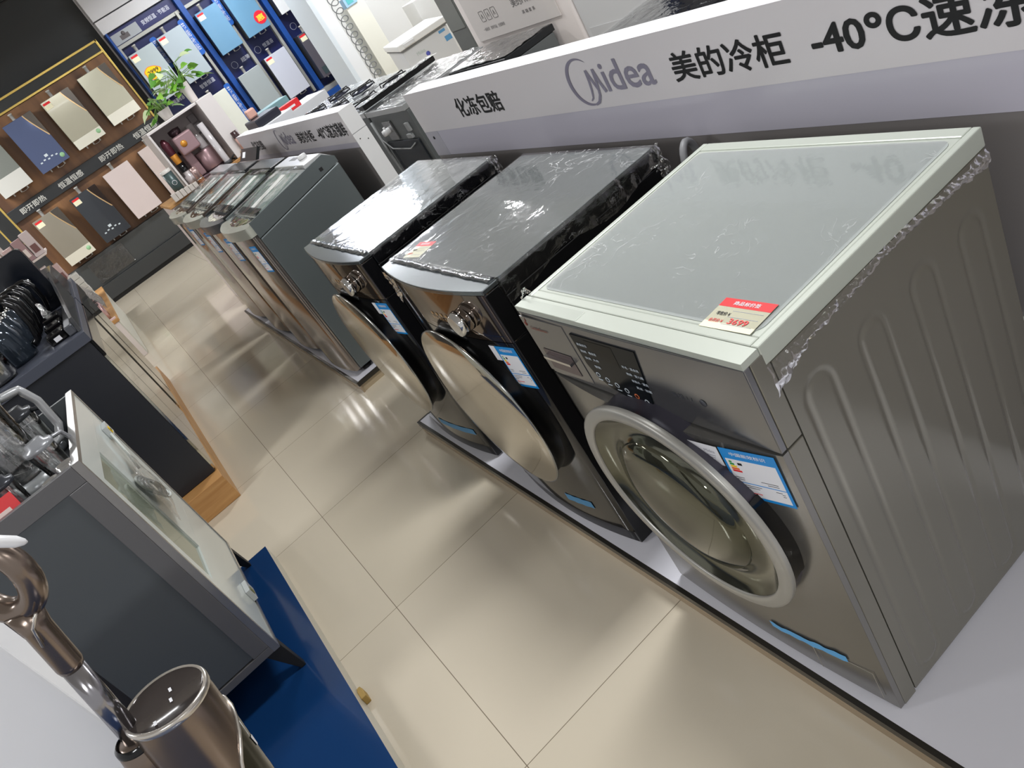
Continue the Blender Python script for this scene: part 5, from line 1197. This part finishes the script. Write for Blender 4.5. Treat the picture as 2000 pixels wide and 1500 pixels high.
mb = MB(); mb.tube([T2 - PD * .01, T2 + PD * (LN * .48)], .0150, 18); mb.build('pole', pm('pole_silver', (156, 154, 158), .16, .95), t)
mb = MB(); mb.tube([T2 + PD * (LN * .475), T2 + PD * (LN * .5), T2 + PD * (LN * .72), T2 + PD * (LN - .052)], [.0160, .0178, .0180, .0225], 18); mb.build('pole_socket', BR, t)
pts = []; R1 = .046
for i in range(40):
    a = 2 * math.pi * i / 40; pts.append(HC + EH * (R1 * .98 * math.cos(a)) + PD * (R1 * 1.1 * math.sin(a)))
mb = MB(); mb.tube(pts, .0165, 16, closed=True); mb.build('loop_handle', BR, t)
g0 = Vector((-0.831, 0.29, 1.281)); g1 = Vector((-0.793, 0.29, 1.238)); gd = (g1 - g0).normalized(); L4 = (g1 - g0).length
mb = MB(); mb.tube([g0, g0 + gd * .004, g0 + gd * (L4 * .5), g1 - gd * .012, g1 - gd * .003, g1], [.003, .0075, .0075, .0072, .004, .001], 14); mb.build('grip_cap', pm('cap_white', (232, 232, 234), .25), t)
mb = MB(); mb.tube([HC + EH * .040 - PD * .050 - NH * .020, HC + EH * .020 - PD * .070 - NH * .021, HC + EH * .012 - PD * .10 - NH * .020], .0022, 6); mb.build('trim_line', SIL, t)
# ================================================================== coffee machine stand beyond the short board
YS = 6.0
t = thing('coffee_stand', 'open white display stand with wood shelf holding juicers and coffee machines', 'display stand', (.5, 6.2, 0))
SWH = pm('stand_body', (218, 206, 204), .35)
mb = MB(); mb.box(.06, YS, 0, 1.0, YS + .6, .93); mb.build('counter', SWH, t, bevel=.004)
mb = MB(); mb.box(.05, YS - .01, .931, 1.0, YS + .6, .955); mb.build('wood_shelf', WOOD, t, bevel=.003)
mb = MB(); mb.box(.715, YS, .956, .85, YS + .45, 1.455); mb.build('side_panel', pm('stand_side', (220, 214, 212), .3), t, bevel=.003)
mb = MB(); mb.box(.27, YS + .05, 1.435, .7149, YS + .45, 1.455); mb.build('top_board', pm('stand_side', (220, 214, 212), .3), t, bevel=.003)
mb = MB(); mb.box(.27, YS + .44, .956, .7149, YS + .45, 1.4345); mb.build('back_panel', pm('stand_back', (226, 216, 216), .3), t)
mb = MB(); mb.box(.27, YS + .05, .956, .285, YS + .4395, 1.4345); mb.build('left_post', pm('stand_side', (220, 214, 212), .3), t)
mb = MB()
for k in range(3): mb.box(.655, YS + .395, 1.17 + .08 * k, .71, YS + .4395, 1.235 + .08 * k)
mb.build('notice_card', pm('card_grey', (176, 170, 172), .4), t)
MAU = pm('mauve_metal', (172, 142, 146), .28, .45); MAUD = pm('mauve_dark', (72, 56, 62), .25, .5)
t = thing('coffee_machine', 'mauve metallic coffee machine with wide drum and amber window on the stand', 'coffee machine', (.5, 6.22, .955))
mb = MB(); mb.box(.40, 6.10, .956, .655, 6.36, .985); mb.build('base_tray', MAUD, t, bevel=.01)
mb = MB(); mb.lathe([(.0001, 0), (.082, 0), (.085, .01), (.085, .15), (.080, .155), (.0001, .156)], (.565, 6.2, .986), 'z', 36); mb.build('drum', MAU, t)
mb = MB(); mb.box(.40, 6.14, .986, .475, 6.30, 1.24); mb.build('column', MAU, t, bevel=.015, seg=3)
mb = MB(); mb.box(.40, 6.06, 1.18, .56, 6.30, 1.33); hd = mb.build('brew_head', MAU, t, bevel=.015, seg=3)
mb = MB(); mb.lathe([(0, 0), (.026, 0), (.026, -.004), (0, -.004)], (.455, 6.06, 1.26), 'y', 20); mb.build('amber_window', pm('amber', (220, 150, 60), .2, .3), hd)
mb = MB(); mb.lathe([(.034, 0), (.034, .20), (.0001, .20)], (.60, 6.27, 1.145), 'z', 22); mb.build('water_jar', pm('jar_pale', (190, 184, 184), .1, .1), t)
mb = MB(); mb.lathe([(.040, 0), (.05, .02), (.05, .05), (.0001, .055)], (.47, 6.2, 1.33), 'z', 22); mb.build('hopper', MAUD, t)
t = thing('tall_juicer', 'tall clear tube juicer right of the mauve coffee machine', 'juicer', (.655, 6.12, .955))
mb = MB(); mb.lathe([(.0001, 0), (.034, 0), (.034, .03), (.0001, .03)], (.64, 6.03, .956), 'z', 20); mb.build('foot', DGREY, t)
mb = MB(); mb.lathe([(.026, .03), (.026, .36), (.0001, .36)], (.64, 6.03, .956), 'z', 20); mb.build('tube_body', pm('tube_pale', (200, 196, 198), .08, .1), t)
t = thing('bean_grinder', 'dark red and chrome grinder with amber glass left of the coffee machine', 'grinder', (.33, 6.16, .955))
mb = MB(); mb.lathe([(.0001, 0), (.040, 0), (.038, .09), (.026, .10), (.026, .13)], (.345, 6.16, .956), 'z', 22); mb.build('base', pm('grinder_white', (206, 198, 198), .25, .2), t)
mb = MB(); mb.lathe([(.030, .131), (.032, .20), (.0001, .20)], (.345, 6.16, .956), 'z', 22); mb.build('black_ring', BLACK, t)
mb = MB(); mb.lathe([(.026, .201), (.030, .27), (.028, .275)], (.345, 6.16, .956), 'z', 22); mb.build('amber_glass', pm('amber', (220, 150, 60), .2, .3), t)
mb = MB(); mb.lathe([(.030, .276), (.034, .36), (.020, .40), (.0001, .41)], (.345, 6.16, .956), 'z', 22); mb.build('red_top', pm('dark_red', (86, 40, 50), .25, .3), t)
t = thing('green_can', 'grey green printed canister with pale lid at the left end of the stand', 'canister', (.20, 6.1, .955))
mb = MB(); mb.lathe([(.0001, 0), (.042, 0), (.042, .20), (.0001, .20)], (.212, 6.1, .956), 'z', 26); mb.build('can_body', pm('can_green', (72, 88, 88), .35, .2), t)
mb = MB(); mb.lathe([(.045, .2005), (.045, .225), (.0001, .228)], (.212, 6.1, .956), 'z', 26); mb.build('can_lid', pm('can_lid', (210, 206, 200), .35), t)
mb = MB(); mb.lathe([(.016, 0), (.019, 0), (.019, -.001), (.016, -.001)], (.212, 6.057, 1.07), 'y', 18); mb.build('can_mark', PAPER, t)
t = thing('chrome_mug', 'rose and chrome travel mug in front of the grinder', 'mug', (.38, 6.05, .955))
mb = MB(); mb.lathe([(.0001, 0), (.027, 0), (.029, .13), (.024, .135), (.0001, .136)], (.385, 6.04, .956), 'z', 22); mb.build('body', pm('mug_rose', (206, 176, 172), .15, .7), t)
mb = MB(); mb.lathe([(.0295, .03), (.0305, .03), (.0305, .04), (.0295, .04)], (.385, 6.04, .956), 'z', 22); mb.build('ring', CHROME, t)
mb = MB()
for i in range(9):
    a = i * .7; mb.box(.685 + .012 * math.cos(a), 6.03 + .02 * math.sin(a), .956 + .004 * i, .702 + .012 * math.cos(a), 6.05 + .02 * math.sin(a), .966 + .004 * i)
tag(mb.build('cable_bundle', BLACKM, bevel=.003), 'small black cable bundle lying on the wood shelf of the coffee stand', 'cable')
for i in range(6):
    x = .115 + .037 * i; mb = MB(); mb.box(x, 5.955, .956 , x + .034, 5.985, 1.02 - .004 * i)
    tag(mb.build('small_box', pm('small_box_pale', (208, 200, 192), .45), bevel=.003), 'small pale box, %s in the row along the coffee stand edge' % ('leftmost', 'second from left', 'third from left', 'fourth from left', 'second from right', 'rightmost')[i], 'box', 'small pale boxes in a row')
t = thing('brown_jar', 'brown and rose jar standing behind the right panel of the coffee stand', 'jar', (.78, 5.96, .955))
mb = MB(); mb.lathe([(.0001, 0), (.026, 0), (.026, .10), (.0001, .10)], (.80, 5.955, .99), 'z', 18); mb.build('body', pm('jar_rose', (190, 150, 140), .3), t)
mb = MB(); mb.lathe([(.028, .1005), (.028, .15), (.0001, .152)], (.80, 5.955, .99), 'z', 18); mb.build('lid', pm('jar_brown', (56, 34, 36), .3), t)
mb = MB(); mb.box(.755, 5.91, .956, .85, 5.995, .9895); tag(mb.build('jar_block', pm('block_pale', (214, 190, 160), .5), bevel=.003), 'pale wood block under the brown and rose jar', 'block')

# ---- pothos plants in white pots on the stand
LEAF = [pm('leaf_light', (150, 200, 80), .4, var=(30, (110, 170, 60))), pm('leaf_mid', (92, 150, 60), .4), pm('leaf_pale', (200, 216, 170), .4)]
def leaf(mb, p, d, s, roll):
    d = Vector(d).normalized(); side = d.cross(Vector((0, 0, 1)))
    if side.length < .1: side = Vector((1, 0, 0))
    side.normalize(); up = side.cross(d)
    side = side * math.cos(roll) + up * math.sin(roll); up = side.cross(d)
    out = [(0, 0), (.18, .30), (.42, .40), (.70, .26), (1.0, 0)]
    vs = []
    for t_, w_ in out: vs.append(p + d * (s * t_) - Vector((0, 0, .25 * s * t_ * t_)))
    for t_, w_ in out[1:4]: vs.append(p + d * (s * t_) + side * (s * w_) + up * (s * .10) - Vector((0, 0, .25 * s * t_ * t_)))
    for t_, w_ in out[1:4]: vs.append(p + d * (s * t_) - side * (s * w_) + up * (s * .10) - Vector((0, 0, .25 * s * t_ * t_)))
    mb.add(vs, [(0, 1, 5), (1, 2, 6, 5), (2, 3, 7, 6), (3, 4, 7), (0, 8, 1), (1, 8, 9, 2), (2, 9, 10, 3), (3, 10, 4)], True)
def plant(x, y, z, pr, ph, n, spread, label, seed, big):
    rnd = random.Random(seed)
    t = thing('potted_pothos', label, 'potted plant', (x, y, z), 'pothos plants on the coffee stand')
    mb = MB(); mb.lathe([(.0001, 0), (pr * .72, 0), (pr * .76, .005), (pr, ph), (pr * 1.02, ph + .002), (pr * .93, ph), (pr * .9, ph - .02), (.0001, ph - .02)], (x, y, z), 'z', 28); mb.build('pot', pm('pot_white', (222, 214, 212), .35), t)
    st = MB(); lf = MB()
    for i in range(n):
        a = rnd.uniform(0, 2 * math.pi); R_ = rnd.uniform(.4, 1) * spread; h = rnd.uniform(.02, big)
        droop = rnd.random() < .35
        e = Vector((x + R_ * math.cos(a), y + R_ * .7 * math.sin(a), z + ph + (h if not droop else h * .3 - .05 * rnd.random())))
        m_ = Vector((x + R_ * .4 * math.cos(a), y + R_ * .3 * math.sin(a), z + ph + max(h, .04) * .9))
        st.tube([(x + .01 * math.cos(a), y + .01 * math.sin(a), z + ph - .018), m_, e], .0025, 5)
        lf.mat(rnd.choice([0, 0, 1, 1, 2])); leaf(lf, e, (math.cos(a), math.sin(a) - .5, rnd.uniform(-.4, .3)), rnd.uniform(.055, .105), rnd.uniform(-.9, .9))
    st.build('stem', pm('stem_green', (120, 160, 70), .5), t); lf.build('leaves', LEAF, t, fixn=False)
plant(.505, 6.2, 1.456, .052, .075, 20, .12, 'smaller pothos in a white pot at the left of the coffee stand', 3, .10)
plant(.745, 6.18, 1.456, .042, .15, 34, .17, 'bushy bright green pothos in a tall white pot on the coffee stand', 5, .17)
# ---- bits behind the short board
mb = MB(); mb.box(1.10, 6.35, .0, 1.75, 6.9, .98); tag(mb.build('low_counter', pm('counter_white', (214, 216, 220), .35), bevel=.004), 'white counter holding red boxes beyond the short board', 'counter')
for i, (x, y, z, w_, m, lb) in enumerate(((1.14, 6.40, .981, .10, RED, 'upright red cube box beside the white boiler'), (1.22, 6.42, .981, .30, RED, 'flat red box with white stripes behind the short board'))):
    t = thing('red_box', lb, 'box', (x, y, z), 'red boxes behind the short board')
    h = .12 if i == 0 else .07
    mb = MB(); mb.box(x, y, z, x + (w_ if i else .08), y + .12, z + h); mb.build('carton', m, t, bevel=.003)
    mb = MB(); mb.box(x + .01, y - .001, z + h * .3, x + (.06 if i == 0 else .25), y - .0002, z + h * .55); mb.build('print', PAPER, t)
mb = MB(); mb.box(1.16, 6.6, .981, 1.5, 6.85, 1.10); tag(mb.build('teal_box', pm('teal_pack', (120, 170, 176), .4), bevel=.004), 'white and teal carton behind the flat red box', 'box')
t = thing('black_case', 'black hard case with rose knob just behind the short board', 'case', (.95, 5.35, .93))
mb = MB(); mb.box(.80, 5.15, .0, 1.08, 5.62, 1.10); mb.build('stand_block', pm('case_stand', (200, 202, 206), .4), t, bevel=.004)
mb = MB(); mb.box(.82, 5.2, 1.101, 1.02, 5.55, 1.16); mb.build('case_shell', pm('case_black', (36, 38, 48), .3), t, bevel=.01)
mb = MB(); mb.box(.86, 5.45, 1.161, .93, 5.52, 1.23); mb.build('rose_knob', pm('knob_rose', (206, 160, 146), .35), t, bevel=.012)
# loose wire and dark tangle at the ceiling corner
for i, (x0, y0, z0, lb) in enumerate(((-.55, 10.3, 3.44, 'loose dark cable bunch under the ceiling, upper left'), )):
    mb = MB(); rnd = random.Random(2)
    for k in range(6):
        pts = [(x0 + .22 * j + .05 * rnd.random(), y0 + .1 * rnd.random(), z0 - .06 - .14 * abs(math.sin(j * 1.3 + k)) * rnd.random()) for j in range(7)]
        mb.tube(pts, .012, 6)
    tag(mb.build('cable_bunch', BLACKM), lb, 'cable')
